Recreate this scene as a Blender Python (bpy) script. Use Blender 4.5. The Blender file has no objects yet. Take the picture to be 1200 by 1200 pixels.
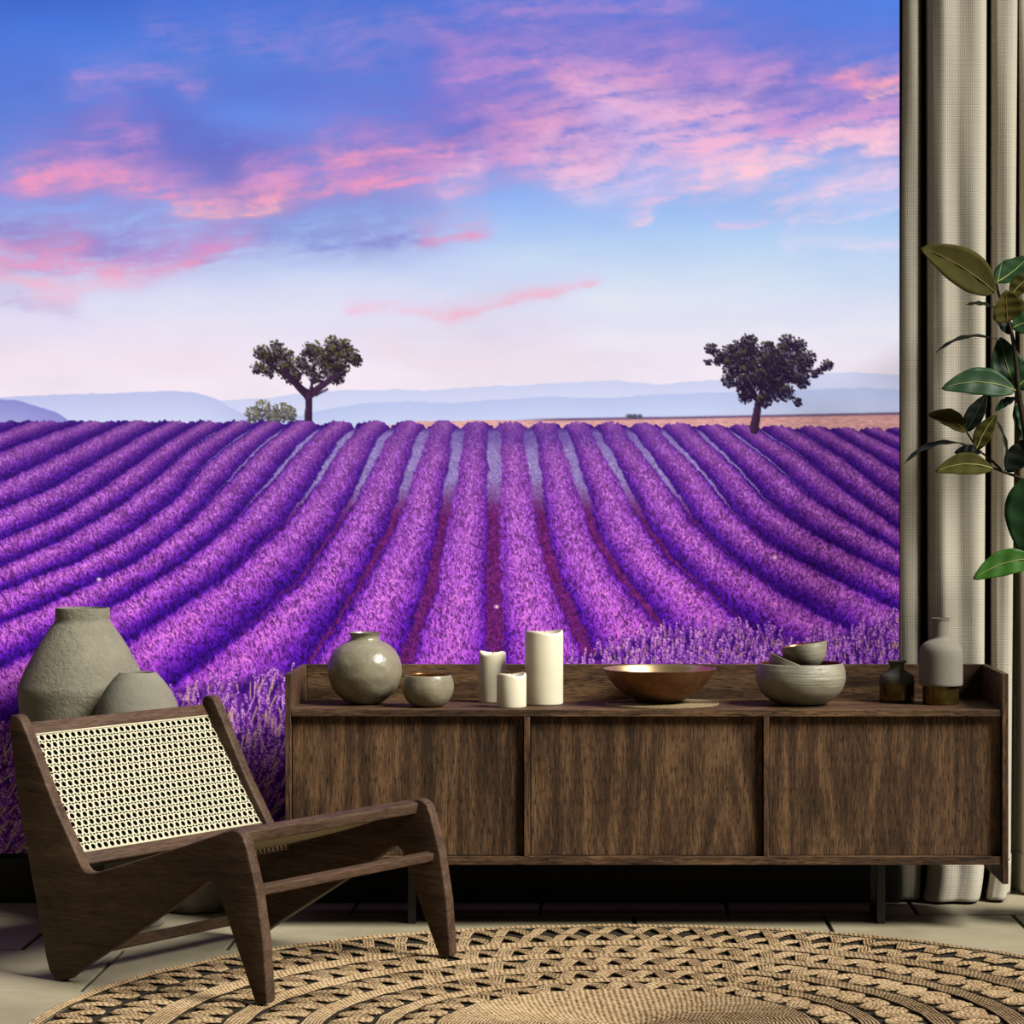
import bpy, bmesh, math, random
import numpy as np
from mathutils import Vector, Matrix

random.seed(7)
SC = bpy.context.scene
COL = SC.collection

# ------------------------------------------------------------------ camera
F, VX, HY, CH = 3000.0, 712.0, 575.0, 1.12      # focal length (px), vanishing point, eye height
cam = bpy.data.cameras.new('camera')
cam.sensor_width = 36.0
cam.lens = F / 1200.0 * 36.0
cam.shift_x = -(VX - 600.0) / 1200.0
cam.shift_y = (HY - 600.0) / 1200.0
cam.clip_end = 60
cam_o = bpy.data.objects.new('camera', cam)
cam_o.location = (0, 0, CH)
cam_o.rotation_euler = (math.pi / 2, 0, 0)
COL.objects.link(cam_o)
SC.camera = cam_o

# ------------------------------------------------------------------ light
w = bpy.data.worlds.new('world')
SC.world = w
w.use_nodes = True
bg = w.node_tree.nodes['Background']
bg.inputs[0].default_value = (1.0, 0.95, 0.86, 1)
bg.inputs[1].default_value = 0.06

sun = bpy.data.lights.new('daylight', 'SUN')
sun.energy = 7.9
sun.angle = math.radians(22)
sun.color = (1.0, 0.975, 0.93)
sun_o = bpy.data.objects.new('daylight', sun)
SUN_DIR = Vector((1.75, -1.0, 1.78))            # towards the light
sun_o.rotation_euler = SUN_DIR.to_track_quat('Z', 'Y').to_euler()
sun_o.location = (3, 2, 4)
COL.objects.link(sun_o)

SC.view_settings.view_transform = 'Standard'
SC.view_settings.look = 'None'
SC.view_settings.gamma = 1.0
SC.view_settings.use_curve_mapping = False
SC.view_settings.exposure = 0.0

# ------------------------------------------------------------------ helpers
def s2l(c):
    return tuple(((x / 255.0) / 12.92 if x / 255.0 <= 0.04045 else ((x / 255.0 + 0.055) / 1.055) ** 2.4) for x in c)

def P(px, py, Z):
    """world point of a photo pixel at distance Z from the camera plane"""
    return Vector(((px - VX) * Z / F, Z, CH - (py - HY) * Z / F))

def tag(o, label=None, cat=None, group=None, kind=None):
    if label: o['label'] = label
    if cat: o['category'] = cat
    if group: o['group'] = group
    if kind: o['kind'] = kind
    return o

def obj(name, bm, mat, parent=None, smooth=True, loc=None, auto=None):
    me = bpy.data.meshes.new(name)
    if isinstance(bm, bmesh.types.BMesh):
        bmesh.ops.recalc_face_normals(bm, faces=bm.faces) if len(bm.faces) < 60000 else None
        bm.to_mesh(me); bm.free()
    else:
        v, f_ = bm
        me.from_pydata(v, [], f_)
        me.update()
    if mat: me.materials.append(mat)
    if smooth:
        me.polygons.foreach_set('use_smooth', [True] * len(me.polygons))
        if auto is not None:
            me.set_sharp_from_angle(angle=math.radians(auto))
    o = bpy.data.objects.new(name, me)
    COL.objects.link(o)
    if parent: o.parent = parent
    if loc is not None: o.location = loc
    return o

def empty(name, loc, rz=0.0):
    o = bpy.data.objects.new(name, None)
    o.empty_display_size = 0.05
    o.location = loc
    o.rotation_euler = (0, 0, rz)
    COL.objects.link(o)
    return o

def box(bm, x0, x1, y0, y1, z0, z1, bev=0.0, M=None, seg=2):
    b2 = bmesh.new()
    bmesh.ops.create_cube(b2, size=1.0)
    for vv in b2.verts:
        vv.co = Vector(((x0 + x1) / 2 + vv.co.x * (x1 - x0), (y0 + y1) / 2 + vv.co.y * (y1 - y0), (z0 + z1) / 2 + vv.co.z * (z1 - z0)))
    if bev > 0:
        bmesh.ops.bevel(b2, geom=list(b2.edges), offset=bev, segments=seg, affect='EDGES', profile=0.5)
    if M is not None:
        bmesh.ops.transform(b2, matrix=M, verts=b2.verts)
    tmp = bpy.data.meshes.new('t')
    b2.to_mesh(tmp); b2.free()
    bm.from_mesh(tmp)
    bpy.data.meshes.remove(tmp)
    return bm

def boxb(*a, **k):
    return box(bmesh.new(), *a, **k)

def lathe(profile, n=64, wob=None, close_ends=True):
    """profile: list of (r, z). wob(theta, z, r) -> r"""
    bm = bmesh.new()
    rings = []
    for r, z in profile:
        if r < 1e-5:
            rings.append([bm.verts.new((0, 0, z))])
        else:
            ring = []
            for i in range(n):
                t = 2 * math.pi * i / n
                rr = wob(t, z, r) if wob else r
                zz = z
                if isinstance(rr, tuple): rr, zz = rr
                ring.append(bm.verts.new((rr * math.cos(t), rr * math.sin(t), zz)))
            rings.append(ring)
    for a, b in zip(rings, rings[1:]):
        if len(a) == 1 and len(b) == 1: continue
        for i in range(n):
            j = (i + 1) % n
            if len(a) == 1: bm.faces.new((a[0], b[j], b[i]))
            elif len(b) == 1: bm.faces.new((a[i], a[j], b[0]))
            else: bm.faces.new((a[i], a[j], b[j], b[i]))
    return bm

def smooth_profile(pts, sub=6):
    """Catmull-Rom through (r,z) points"""
    out = []
    n = len(pts)
    for i in range(n - 1):
        p0 = pts[max(i - 1, 0)]; p1 = pts[i]; p2 = pts[i + 1]; p3 = pts[min(i + 2, n - 1)]
        for k in range(sub):
            t = k / sub
            c = []
            for a in range(len(p1)):
                c.append(0.5 * ((2 * p1[a]) + (-p0[a] + p2[a]) * t + (2 * p0[a] - 5 * p1[a] + 4 * p2[a] - p3[a]) * t * t + (-p0[a] + 3 * p1[a] - 3 * p2[a] + p3[a]) * t ** 3))
            out.append(tuple(c))
    out.append(tuple(pts[-1]))
    return [(max(p[0], 0.0),) + tuple(p[1:]) for p in out] if len(pts[0]) == 2 else out

def tube(bm, pts, rad, sides=8, cap=True, closed=False):
    pts = [Vector(p) for p in pts]
    n = len(pts)
    rings = []
    up = Vector((0, 0, 1))
    prev = None
    for i, p in enumerate(pts):
        if closed: d = (pts[(i + 1) % n] - pts[i - 1])
        else: d = pts[min(i + 1, n - 1)] - pts[max(i - 1, 0)]
        d.normalize()
        ref = up if abs(d.dot(up)) < 0.95 else Vector((1, 0, 0))
        a = d.cross(ref).normalized()
        b = a.cross(d).normalized()
        r = rad[i] if isinstance(rad, (list, tuple)) else rad
        rings.append([bm.verts.new(p + a * (r * math.cos(2 * math.pi * k / sides)) + b * (r * math.sin(2 * math.pi * k / sides))) for k in range(sides)])
    m = n if closed else n - 1
    for i in range(m):
        A, B = rings[i], rings[(i + 1) % n]
        for k in range(sides):
            l = (k + 1) % sides
            bm.faces.new((A[k], A[l], B[l], B[k]))
    if cap and not closed:
        bm.faces.new(list(reversed(rings[0]))); bm.faces.new(rings[-1])
    return bm

# ------------------------------------------------------------------ materials
def newmat(name):
    m = bpy.data.materials.new(name)
    m.use_nodes = True
    nt = m.node_tree
    return m, nt, nt.nodes, nt.links, nt.nodes['Principled BSDF']

def ramp(N, stops):
    r = N.new('ShaderNodeValToRGB')
    e = r.color_ramp.elements
    e[0].position, e[0].color = stops[0][0], tuple(stops[0][1]) + (1,)
    e[1].position, e[1].color = stops[-1][0], tuple(stops[-1][1]) + (1,)
    for p, c in stops[1:-1]:
        k = e.new(p); k.color = tuple(c) + (1,)
    return r

def mapping(N, L, scale, coord='Object', rot=(0, 0, 0)):
    tc = N.new('ShaderNodeTexCoord')
    mp = N.new('ShaderNodeMapping')
    mp.inputs['Scale'].default_value = scale
    mp.inputs['Rotation'].default_value = rot
    L.new(tc.outputs[coord], mp.inputs[0])
    return mp

def noise(N, L, vec, scale, detail=4, rough=0.55, dist=0.0):
    n = N.new('ShaderNodeTexNoise')
    n.inputs['Scale'].default_value = scale
    n.inputs['Detail'].default_value = detail
    n.inputs['Roughness'].default_value = rough
    n.inputs['Distortion'].default_value = dist
    L.new(vec.outputs[0], n.inputs['Vector'])
    return n

def bump(N, L, h, bsdf, strength, dist=0.002):
    b = N.new('ShaderNodeBump')
    b.inputs['Strength'].default_value = strength
    b.inputs['Distance'].default_value = dist
    L.new(h, b.inputs['Height'])
    L.new(b.outputs[0], bsdf.inputs['Normal'])
    return b

def wood(name, dark, mid, light, axis, rough=0.62, scale=1.0, spec=0.2, bstr=0.25, pores=0.75, figure=1.0):
    """grain runs along axis ('x','y','z'): broad figure, fine fibres and short dark pores"""
    m, nt, N, L, B = newmat(name)
    def sc(al, ac):
        al *= scale; ac *= scale
        return {'x': (al, ac, ac), 'y': (ac, al, ac), 'z': (ac, ac, al)}[axis]
    def madd(a, k, b):
        q = N.new('ShaderNodeMath'); q.operation = 'MULTIPLY_ADD'
        L.new(a, q.inputs[0]); q.inputs[1].default_value = k
        if isinstance(b, float): q.inputs[2].default_value = b
        else: L.new(b, q.inputs[2])
        return q.outputs[0]
    # broad figure: contour lines of slow noise give the arched grain
    nf = noise(N, L, mapping(N, L, sc(0.75, 5.0)), 1.0, 2, 0.4, 0.3)
    wv = N.new('ShaderNodeMath'); wv.operation = 'PINGPONG'; wv.inputs[1].default_value = 0.5
    L.new(madd(nf.outputs[0], 9.0, 0.0), wv.inputs[0])
    n1 = noise(N, L, mapping(N, L, sc(2.6, 46)), 1.0, 5, 0.62, 0.5)
    n2 = noise(N, L, mapping(N, L, sc(22, 230)), 1.0, 3, 0.6)
    n3 = noise(N, L, mapping(N, L, sc(1.1, 6.5)), 1.0, 3, 0.55, 0.8)
    a = madd(wv.outputs[0], 0.30 * figure, 0.0)
    a = madd(n1.outputs[0], 0.42, a)
    a = madd(n2.outputs[0], 0.50, a)
    a = madd(n3.outputs[0], 0.34 * figure, a)
    off = -0.14 - 0.10 * figure
    a = madd(a, 1.0, off + 0.0)
    r = ramp(N, [(0.26, dark), (0.45, mid), (0.66, light)])
    L.new(a, r.inputs[0])
    n4 = noise(N, L, mapping(N, L, sc(38, 420)), 1.0, 2, 0.5)
    r4 = ramp(N, [(0.36, (1 - pores,) * 3), (0.47, (1, 1, 1))])
    L.new(n4.outputs[0], r4.inputs[0])
    mx = N.new('ShaderNodeMix'); mx.data_type = 'RGBA'; mx.blend_type = 'MULTIPLY'; mx.inputs[0].default_value = 1.0
    L.new(r.outputs[0], mx.inputs[6]); L.new(r4.outputs[0], mx.inputs[7])
    L.new(mx.outputs[2], B.inputs['Base Color'])
    B.inputs['Roughness'].default_value = rough
    B.inputs['Specular IOR Level'].default_value = spec
    bump(N, L, madd(r4.outputs[0], 0.6, a), B, bstr, 0.0015)
    return m

def plain(name, col, rough=0.6, metal=0.0, spec=0.4, nscale=0, namp=0.2, bstr=0.0, bscale=60, bdist=0.002):
    m, nt, N, L, B = newmat(name)
    B.inputs['Base Color'].default_value = tuple(col) + (1,)
    B.inputs['Roughness'].default_value = rough
    B.inputs['Metallic'].default_value = metal
    B.inputs['Specular IOR Level'].default_value = spec
    if nscale:
        mp = mapping(N, L, (1, 1, 1))
        n = noise(N, L, mp, nscale, 5, 0.6)
        r = ramp(N, [(0.3, tuple(c * (1 - namp) for c in col)), (0.7, tuple(min(1, c * (1 + namp)) for c in col))])
        L.new(n.outputs[0], r.inputs[0]); L.new(r.outputs[0], B.inputs['Base Color'])
    if bstr:
        mp = mapping(N, L, (1, 1, 1))
        n = noise(N, L, mp, bscale, 6, 0.65)
        bump(N, L, n.outputs[0], B, bstr, bdist)
    return m

M_WALL = plain('dark_olive_paint', (0.011, 0.011, 0.007), 0.8, spec=0.2, nscale=8, namp=0.15)
M_BASE = plain('dark_baseboard_paint', (0.010, 0.010, 0.006), 0.6, spec=0.25, nscale=12, namp=0.15)
M_GROUT = plain('dark_grout', (0.05, 0.045, 0.032), 0.95, spec=0.1, nscale=60)
W_DARK, W_MID, W_LIGHT = (0.015, 0.0078, 0.0036), (0.058, 0.030, 0.0138), (0.165, 0.090, 0.041)
M_WOOD_Z = wood('dark_oak_vertical', W_DARK, W_MID, W_LIGHT, 'z')
M_WOOD_X = wood('dark_oak_horizontal', W_DARK, W_MID, W_LIGHT, 'x')
M_WOOD_Y = wood('dark_oak_side', W_DARK, W_MID, W_LIGHT, 'y')
C_D, C_M, C_L = (0.030, 0.017, 0.0102), (0.072, 0.0415, 0.0250), (0.126, 0.078, 0.050)
M_TEAK = wood('brown_teak', C_D, C_M, C_L, 'x', rough=0.5, scale=0.9, bstr=0.12, pores=.35, figure=.6, spec=.12)
M_TEAKY = wood('brown_teak_rail', C_D, C_M, C_L, 'y', rough=0.5, scale=0.9, bstr=0.12, pores=.35, figure=.6, spec=.12)
M_METAL = plain('black_metal', (0.006, 0.006, 0.006), 0.45, 0.0, 0.5, nscale=20)
M_CANE = plain('pale_cane', (0.45, 0.41, 0.275), 0.55, spec=0.3, nscale=90, namp=0.14)
M_NEAR_BLACK = plain('near_black', (0.006, 0.005, 0.004), 0.9, spec=0.05, nscale=30)  # for wicks and the added sheet that darkens the cane eyes

# floor tile material
def tile_mat():
    m, nt, N, L, B = newmat('beige_stone_tile')
    mp = mapping(N, L, (1, 1, 1))
    oi = N.new('ShaderNodeObjectInfo')
    va = N.new('ShaderNodeVectorMath'); va.operation = 'ADD'
    cx = N.new('ShaderNodeCombineXYZ')
    ml = N.new('ShaderNodeMath'); ml.operation = 'MULTIPLY'; ml.inputs[1].default_value = 17.0
    L.new(oi.outputs['Random'], ml.inputs[0]); L.new(ml.outputs[0], cx.inputs[2])
    L.new(mp.outputs[0], va.inputs[0]); L.new(cx.outputs[0], va.inputs[1])
    n = noise(N, L, va, 3.5, 6, 0.6, 0.4)
    r = ramp(N, [(0.25, (0.215, 0.185, 0.116)), (0.5, (0.275, 0.240, 0.154)), (0.75, (0.33, 0.29, 0.19))])
    L.new(n.outputs[0], r.inputs[0])
    n2 = noise(N, L, va, 60, 3, 0.7)
    r2 = ramp(N, [(0.25, (0.75, 0.75, 0.75)), (0.45, (1, 1, 1))])
    L.new(n2.outputs[0], r2.inputs[0])
    mx = N.new('ShaderNodeMix'); mx.data_type = 'RGBA'; mx.blend_type = 'MULTIPLY'; mx.inputs[0].default_value = 0.6
    L.new(r.outputs[0], mx.inputs[6]); L.new(r2.outputs[0], mx.inputs[7])
    L.new(mx.outputs[2], B.inputs['Base Color'])
    B.inputs['Roughness'].default_value = 0.55
    B.inputs['Specular IOR Level'].default_value = 0.35
    bump(N, L, n2.outputs[0], B, 0.12, 0.002)
    return m
M_TILE = tile_mat()

# ------------------------------------------------------------------ setting
WALL = 6.97          # distance of the wall carrying the mural
RX = 0.7946           # right end of that wall; beyond it a recess added to keep the curtain's shadow off the mural
RECESS = 7.215
TOPZ = 2.95

floor = tag(obj('floor', boxb(-3.2, 2.6, 1.2, RECESS + 0.05, -0.06, -0.006), M_GROUT, smooth=False), 'beige stone tiled floor with dark joints', 'floor', kind='structure')
wall = tag(obj('wall_back', boxb(-3.2, RX, WALL, RECESS + 0.1, 0.0, TOPZ), M_WALL, smooth=False), 'dark olive painted wall behind the mural', 'wall', kind='structure')
wall2 = tag(obj('wall_added_recess', boxb(RX, 2.6, RECESS, RECESS + 0.1, 0.0, TOPZ), M_WALL, smooth=False), 'dark wall behind the curtain at the back of an added recess', 'wall', kind='structure')
bb = boxb(-3.2, RX, WALL - 0.014, WALL, 0.0, 0.122, bev=0.003)
tag(obj('baseboard_back', bb, M_BASE, smooth=False), 'dark olive baseboard below the mural', 'baseboard', kind='structure')
bb = boxb(RX, 2.6, RECESS - 0.014, RECESS, 0.0, 0.122, bev=0.003)
tag(obj('baseboard_added_recess', bb, M_BASE, smooth=False), 'dark baseboard in the added recess behind the curtain', 'baseboard', kind='structure')

# floor tiles: running bond, every tile a piece of its own
JY = [F * CH / (yy - HY) for yy in (1072.0,)][0]        # a cross joint
TW, TD, GAP = 0.5, 0.5155, 0.011
j965 = (965 - VX) * JY / F
tm = None
rowi = 0
for k in range(-1, 10):
    y1 = JY - k * TD
    y0 = y1 - TD
    if k == -1:
        y0, y1 = JY, RECESS
    off = j965 if k % 2 == 0 else j965 - 0.25
    nlo = math.floor((-3.2 - off) / TW)
    nhi = math.ceil((2.6 - off) / TW)
    for i in range(nlo, nhi):
        x0 = max(off + i * TW, -3.2); x1 = min(off + (i + 1) * TW, 2.6)
        if x1 - x0 < 0.06: continue
        full = (x1 - x0 > TW - 1e-4) and k >= 0
        cxx, cyy = (x0 + x1) / 2, (y0 + y1) / 2
        if full and tm is not None:
            t = bpy.data.objects.new('floor_tile', tm)
            COL.objects.link(t); t.parent = floor; t.location = (cxx, cyy, 0)
        else:
            hx, hy = (x1 - x0 - GAP) / 2, (y1 - y0 - GAP) / 2
            b = boxb(-hx, hx, -hy, hy, -0.012, 0.0, bev=0.0015, seg=1)
            t = obj('floor_tile', b, M_TILE, floor, smooth=False, loc=(cxx, cyy, 0))
            if full: tm = t.data

# ------------------------------------------------------------------ mural
rng = np.random.default_rng(11)
_T = rng.random((512, 512))

def vnoise(x, y, seed=0):
    x = x + seed * 37.13; y = y + seed * 91.7
    xi = np.floor(x).astype(int); yi = np.floor(y).astype(int)
    fx = x - xi; fy = y - yi
    fx = fx * fx * (3 - 2 * fx); fy = fy * fy * (3 - 2 * fy)
    a = _T[yi % 512, xi % 512]; b = _T[yi % 512, (xi + 1) % 512]
    c = _T[(yi + 1) % 512, xi % 512]; d = _T[(yi + 1) % 512, (xi + 1) % 512]
    return (a * (1 - fx) + b * fx) * (1 - fy) + (c * (1 - fx) + d * fx) * fy

def fbm(x, y, oct=5, seed=0, g=0.5):
    s = 0; a = 1; t = 0
    for o in range(oct):
        s = s + a * vnoise(x * 2 ** o, y * 2 ** o, seed + o * 7); t += a; a *= g
    return s / t

def mixc(base, col, a):
    return base * (1 - a[..., None]) + np.asarray(col, float) * a[..., None]

def clouddist(X, Y, pts):
    """distance to a polyline; cloud fades slowly above the line, quickly below it"""
    d = np.full(X.shape, 1e9)
    for (x0, y0), (x1, y1) in zip(pts, pts[1:]):
        dx, dy = x1 - x0, y1 - y0
        t = np.clip(((X - x0) * dx + (Y - y0) * dy) / (dx * dx + dy * dy), 0, 1)
        ax_, ay_ = X - x0 - t * dx, Y - y0 - t * dy
        ay_ = np.where(ay_ < 0, ay_ * .5, ay_ * 1.35)
        d = np.minimum(d, np.hypot(ax_ * .8, ay_))
    return d

def polydist(X, Y, pts):
    d = np.full(X.shape, 1e9)
    for (x0, y0), (x1, y1) in zip(pts, pts[1:]):
        dx, dy = x1 - x0, y1 - y0
        t = np.clip(((X - x0) * dx + (Y - y0) * dy) / (dx * dx + dy * dy), 0, 1)
        d = np.minimum(d, np.hypot(X - x0 - t * dx, Y - y0 - t * dy))
    return d

VIO, VIO2 = (104, 108, 196), (118, 112, 200)
CORAL, PINK, PALE = (232, 152, 192), (198, 144, 208), (240, 194, 224)
CLOUDS = [  # polyline, half width, colour, alpha
 ([(-250, 190), (0, 175), (120, 170), (300, 190), (460, 185)], 40, (108, 118, 206), .55),
 ([(-250, 300), (0, 290), (150, 285), (300, 280), (420, 285)], 22, (150, 156, 216), .45),
 ([(420, 130), (540, 120), (650, 120), (760, 120)], 50, (112, 112, 204), .6),
 ([(700, 60), (850, 80), (1070, 100)], 50, (100, 112, 208), .55),
 ([(-250, 90), (-80, 95), (40, 95)], 30, (88, 112, 205), .6),
 ([(90, 158), (170, 150), (240, 165), (290, 195)], 26, (92, 104, 196), .85),
 ([(60, 195), (140, 185), (230, 205), (300, 212)], 16, (120, 115, 200), .7),
 ([(150, 175), (215, 180), (265, 200)], 18, (96, 104, 192), .6),
 ([(300, 215), (400, 185), (470, 165), (560, 150)], 22, (112, 112, 202), .65),
 ([(430, 200), (500, 200), (560, 190)], 8, (100, 100, 185), .7),
 ([(170, 115), (280, 100), (360, 105)], 14, (92, 112, 208), .5),
 ([(540, 60), (640, 45), (740, 50), (820, 75), (900, 90)], 40, (108, 112, 205), .85),
 ([(540, 105), (610, 115), (660, 135)], 28, (118, 112, 204), .8),
 ([(600, 150), (660, 150), (710, 165)], 24, (120, 112, 205), .75),
 ([(520, 165), (560, 150), (600, 160)], 16, (98, 100, 190), .75),
 ([(770, 100), (850, 105), (950, 120), (1070, 130)], 30, (100, 108, 204), .85),
 ([(790, 115), (860, 112), (905, 100)], 12, (84, 96, 190), .7),
 ([(840, 140), (930, 128), (1070, 118)], 14, (126, 114, 205), .7),
 ([(880, 40), (960, 55), (1070, 60)], 26, (84, 118, 216), .5),
 ([(-250, 285), (0, 282), (70, 285), (150, 288)], 11, (120, 118, 198), .75),
 ([(100, 292), (180, 290), (250, 296)], 9, (132, 130, 206), .65),
 ([(260, 268), (330, 275), (380, 285)], 11, (128, 142, 212), .65),
 ([(405, 280), (450, 275), (480, 278)], 8, (132, 130, 200), .75),
 ([(-250, 318), (0, 318), (80, 316)], 6, (130, 124, 200), .6),
 ([(-250, 355), (0, 355), (50, 362), (85, 370)], 9, (196, 186, 222), .7),
 ([(-250, 240), (-60, 225), (40, 215), (110, 208)], 10, PINK, .6),
 ([(30, 214), (110, 207), (165, 222), (235, 241), (300, 228), (380, 216), (470, 214), (550, 212)], 8, CORAL, 1.0),
 ([(210, 244), (250, 246), (310, 236)], 5, (250, 182, 190), .9),
 ([(280, 210), (350, 205), (420, 198), (500, 200)], 7, PINK, .75),
 ([(370, 190), (430, 183), (525, 180)], 5.5, CORAL, .95),
 ([(360, 160), (430, 160), (480, 170)], 8, PINK, .4),
 ([(85, 168), (125, 160), (165, 165)], 10, PINK, .5),
 ([(85, 195), (150, 200), (210, 222)], 12, PINK, .45),
 ([(90, 104), (150, 94), (215, 92), (240, 103)], 8, PINK, .55),
 ([(70, 115), (140, 118)], 7, PINK, .3),
 ([(180, 40), (250, 58)], 14, PINK, .28),
 ([(310, 55), (380, 45), (450, 50)], 18, PINK, .32),
 ([(360, 70), (420, 75)], 8, PINK, .25),
 ([(-250, 312), (-100, 300), (0, 312), (60, 302), (95, 296)], 9, CORAL, .85),
 ([(60, 308), (120, 312), (180, 316), (230, 306), (270, 285)], 8, CORAL, .85),
 ([(170, 300), (230, 285), (280, 282)], 7, PINK, .6),
 ([(-250, 340), (0, 330), (70, 338), (160, 328)], 6, (246, 178, 200), .7),
 ([(30, 352), (80, 350)], 7, (240, 184, 208), .6),
 ([(475, 281), (515, 275), (558, 270)], 4.5, CORAL, .85),
 ([(470, 265), (500, 255), (560, 258)], 7, (196, 180, 224), .5),
 ([(405, 366), (470, 364), (520, 370)], 4, (240, 190, 212), .65),
 ([(520, 370), (580, 360), (640, 350), (690, 340)], 4.2, (240, 178, 200), .85),
 ([(560, 392), (640, 385)], 8, (222, 210, 232), .5),
 ([(480, 30), (540, 55), (545, 85)], 10, PINK, .35),
 ([(560, 25), (640, 16), (720, 6), (790, 2)], 12, PINK, .55),
 ([(525, 95), (575, 85), (630, 70)], 12, PINK, .6),
 ([(640, 82), (720, 88), (800, 82), (905, 86)], 9, (206, 142, 204), .6),
 ([(720, 48), (800, 55), (860, 72)], 14, (160, 126, 206), .5),
 ([(655, 100), (700, 98), (750, 92)], 7, CORAL, .5),
 ([(670, 110), (730, 128), (800, 132), (860, 128)], 9, (248, 172, 204), .85),
 ([(540, 130), (610, 140), (660, 142)], 10, PINK, .5),
 ([(590, 148), (610, 140), (640, 150)], 8, CORAL, .6),
 ([(610, 178), (650, 180), (695, 192)], 13, (246, 170, 196), .85),
 ([(560, 195), (600, 180), (640, 192)], 14, PINK, .8),
 ([(640, 190), (690, 205), (715, 200), (730, 180)], 12, (238, 190, 220), .8),
 ([(665, 215), (690, 226)], 8, PALE, .8),
 ([(525, 218), (545, 212), (565, 200)], 10, PALE, .8),
 ([(500, 215), (540, 200)], 10, PINK, .6),
 ([(700, 150), (760, 165), (830, 180)], 22, (214, 178, 226), .7),
 ([(745, 215), (800, 200), (860, 195)], 18, (216, 192, 232), .7),
 ([(790, 180), (860, 178), (940, 168), (1070, 160)], 20, (240, 178, 212), .9),
 ([(830, 216), (900, 202), (960, 188), (1070, 178)], 11, (250, 200, 218), .9),
 ([(900, 150), (980, 140), (1070, 135)], 9, (205, 145, 208), .6),
 ([(738, 262), (770, 245), (830, 228)], 5, PALE, .8),
 ([(745, 268), (765, 265)], 3, (250, 205, 220), .8),
 ([(690, 235), (770, 228)], 6, (200, 200, 240), .5),
 ([(865, 265), (900, 256)], 3.5, PALE, .6),
 ([(920, 246), (980, 232), (1070, 208)], 6, (240, 202, 228), .8),
 ([(960, 240), (1000, 228), (1050, 225)], 7, (238, 205, 230), .6),
 ([(940, 268), (990, 260), (1070, 243)], 5, (240, 208, 230), .75),
 ([(940, 298), (1000, 290), (1070, 280)], 4, (236, 216, 236), .6),
 ([(955, 90), (995, 98), (1025, 112)], 5, (200, 140, 205), .6),
 ([(990, 86), (1025, 96), (1070, 98)], 6, CORAL, .9),
 ([(1020, 115), (1045, 108), (1070, 104)], 4, (250, 182, 190), .9),
 ([(0, 432), (120, 425), (260, 432)], 9, (240, 222, 230), .6),
 ([(440, 415), (530, 428), (660, 420)], 9, (238, 218, 230), .6),
]

def sky(X, Y):
    ky = [-200, 0, 60, 120, 180, 230, 270, 310, 350, 390, 430, 480]
    kl = [(58, 100, 200), (66, 108, 208), (78, 122, 216), (92, 134, 222), (108, 142, 224), (132, 160, 230), (164, 184, 236), (196, 206, 240), (216, 216, 240), (228, 220, 239), (238, 224, 237), (240, 227, 238)]
    kr = [(62, 110, 214), (78, 126, 222), (84, 130, 224), (96, 138, 226), (132, 172, 238), (150, 190, 244), (172, 204, 247), (196, 216, 247), (216, 224, 246), (229, 228, 244), (237, 228, 240), (238, 227, 239)]
    t = np.clip(X / 900.0, 0, 1)
    L_ = np.stack([np.interp(Y, ky, [c[i] for c in kl]) for i in range(3)], -1)
    R_ = np.stack([np.interp(Y, ky, [c[i] for c in kr]) for i in range(3)], -1)
    img = L_ * (1 - t[..., None]) + R_ * t[..., None]
    n = fbm(X / 160, Y / 50, 4, 3)
    img = img * (1 + (n[..., None] - .5) * .10)
    # domain warp gives the clouds their streaks
    wx = (fbm(X / 110, Y / 60, 3, 21) - .5) * 70 + (fbm(X / 22, Y / 9, 3, 25) - .5) * 12
    wy = (fbm(X / 90, Y / 50, 3, 33) - .5) * 30 + (fbm(X / 26, Y / 8, 3, 37, .6) - .5) * 9
    fade = np.clip((470 - Y) / 120, .25, 1)
    Xw = X + wx * fade; Yw = Y + wy * fade
    # streaks rise gently to the right
    st = fbm((X + .15 * Y) / 55, (Y + .14 * X + wy * .6) / 5.5, 5, 44, .62)
    st2 = fbm(X / 30, (Y + .22 * X + wy) / 12, 4, 51, .6)
    mod = np.clip((st * .55 + st2 * .45 - .30) / .36, 0, 1.15)
    for pts, wd, col, al in CLOUDS:
        if wd >= 14 and np.mean(col) < 165:
            d = polydist(Xw, Yw, pts)
            e = np.exp(-(d / (wd * 1.5)) ** 2)
            a = np.clip(al * e * (.55 + .45 * mod), 0, 1)
        else:
            d = clouddist(Xw, Yw, pts)
            e = np.exp(-(d / (wd * 1.1)) ** 2) * .6 + np.exp(-(d / (wd * 2.2)) ** 1.6) * .45
            a = np.clip(al * e * (.18 + .92 * mod), 0, 1)
        img = mixc(img, col, a)
    return img

RIDGES = [  # y of ridge as polyline, colour at ridge, colour at foot
 ([(-260, 470), (200, 474), (266, 469), (321, 465), (354, 460), (392, 457), (461, 456), (502, 457), (530, 454), (640, 449), (720, 445), (773, 450), (839, 444), (998, 435), (1055, 439), (1090, 441)], (202, 208, 238), (218, 220, 242)),
 ([(-260, 500), (330, 492), (370, 482), (398, 476), (434, 471), (475, 470), (530, 471), (560, 469), (640, 464), (707, 466), (773, 461.5), (839, 459), (1016, 453.6), (1055, 456), (1090, 457)], (186, 197, 235), (208, 216, 244)),
 ([(-260, 470), (0, 465), (60, 462), (130, 460), (200, 457), (233, 460), (255, 468), (280, 482), (330, 500), (1090, 520)], (190, 194, 232), (206, 214, 242)),
 ([(-260, 462), (-60, 462), (0, 467), (26, 469), (48, 477), (66, 483), (90, 497), (1090, 530)], (140, 140, 206), (168, 168, 220)),
]
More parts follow.
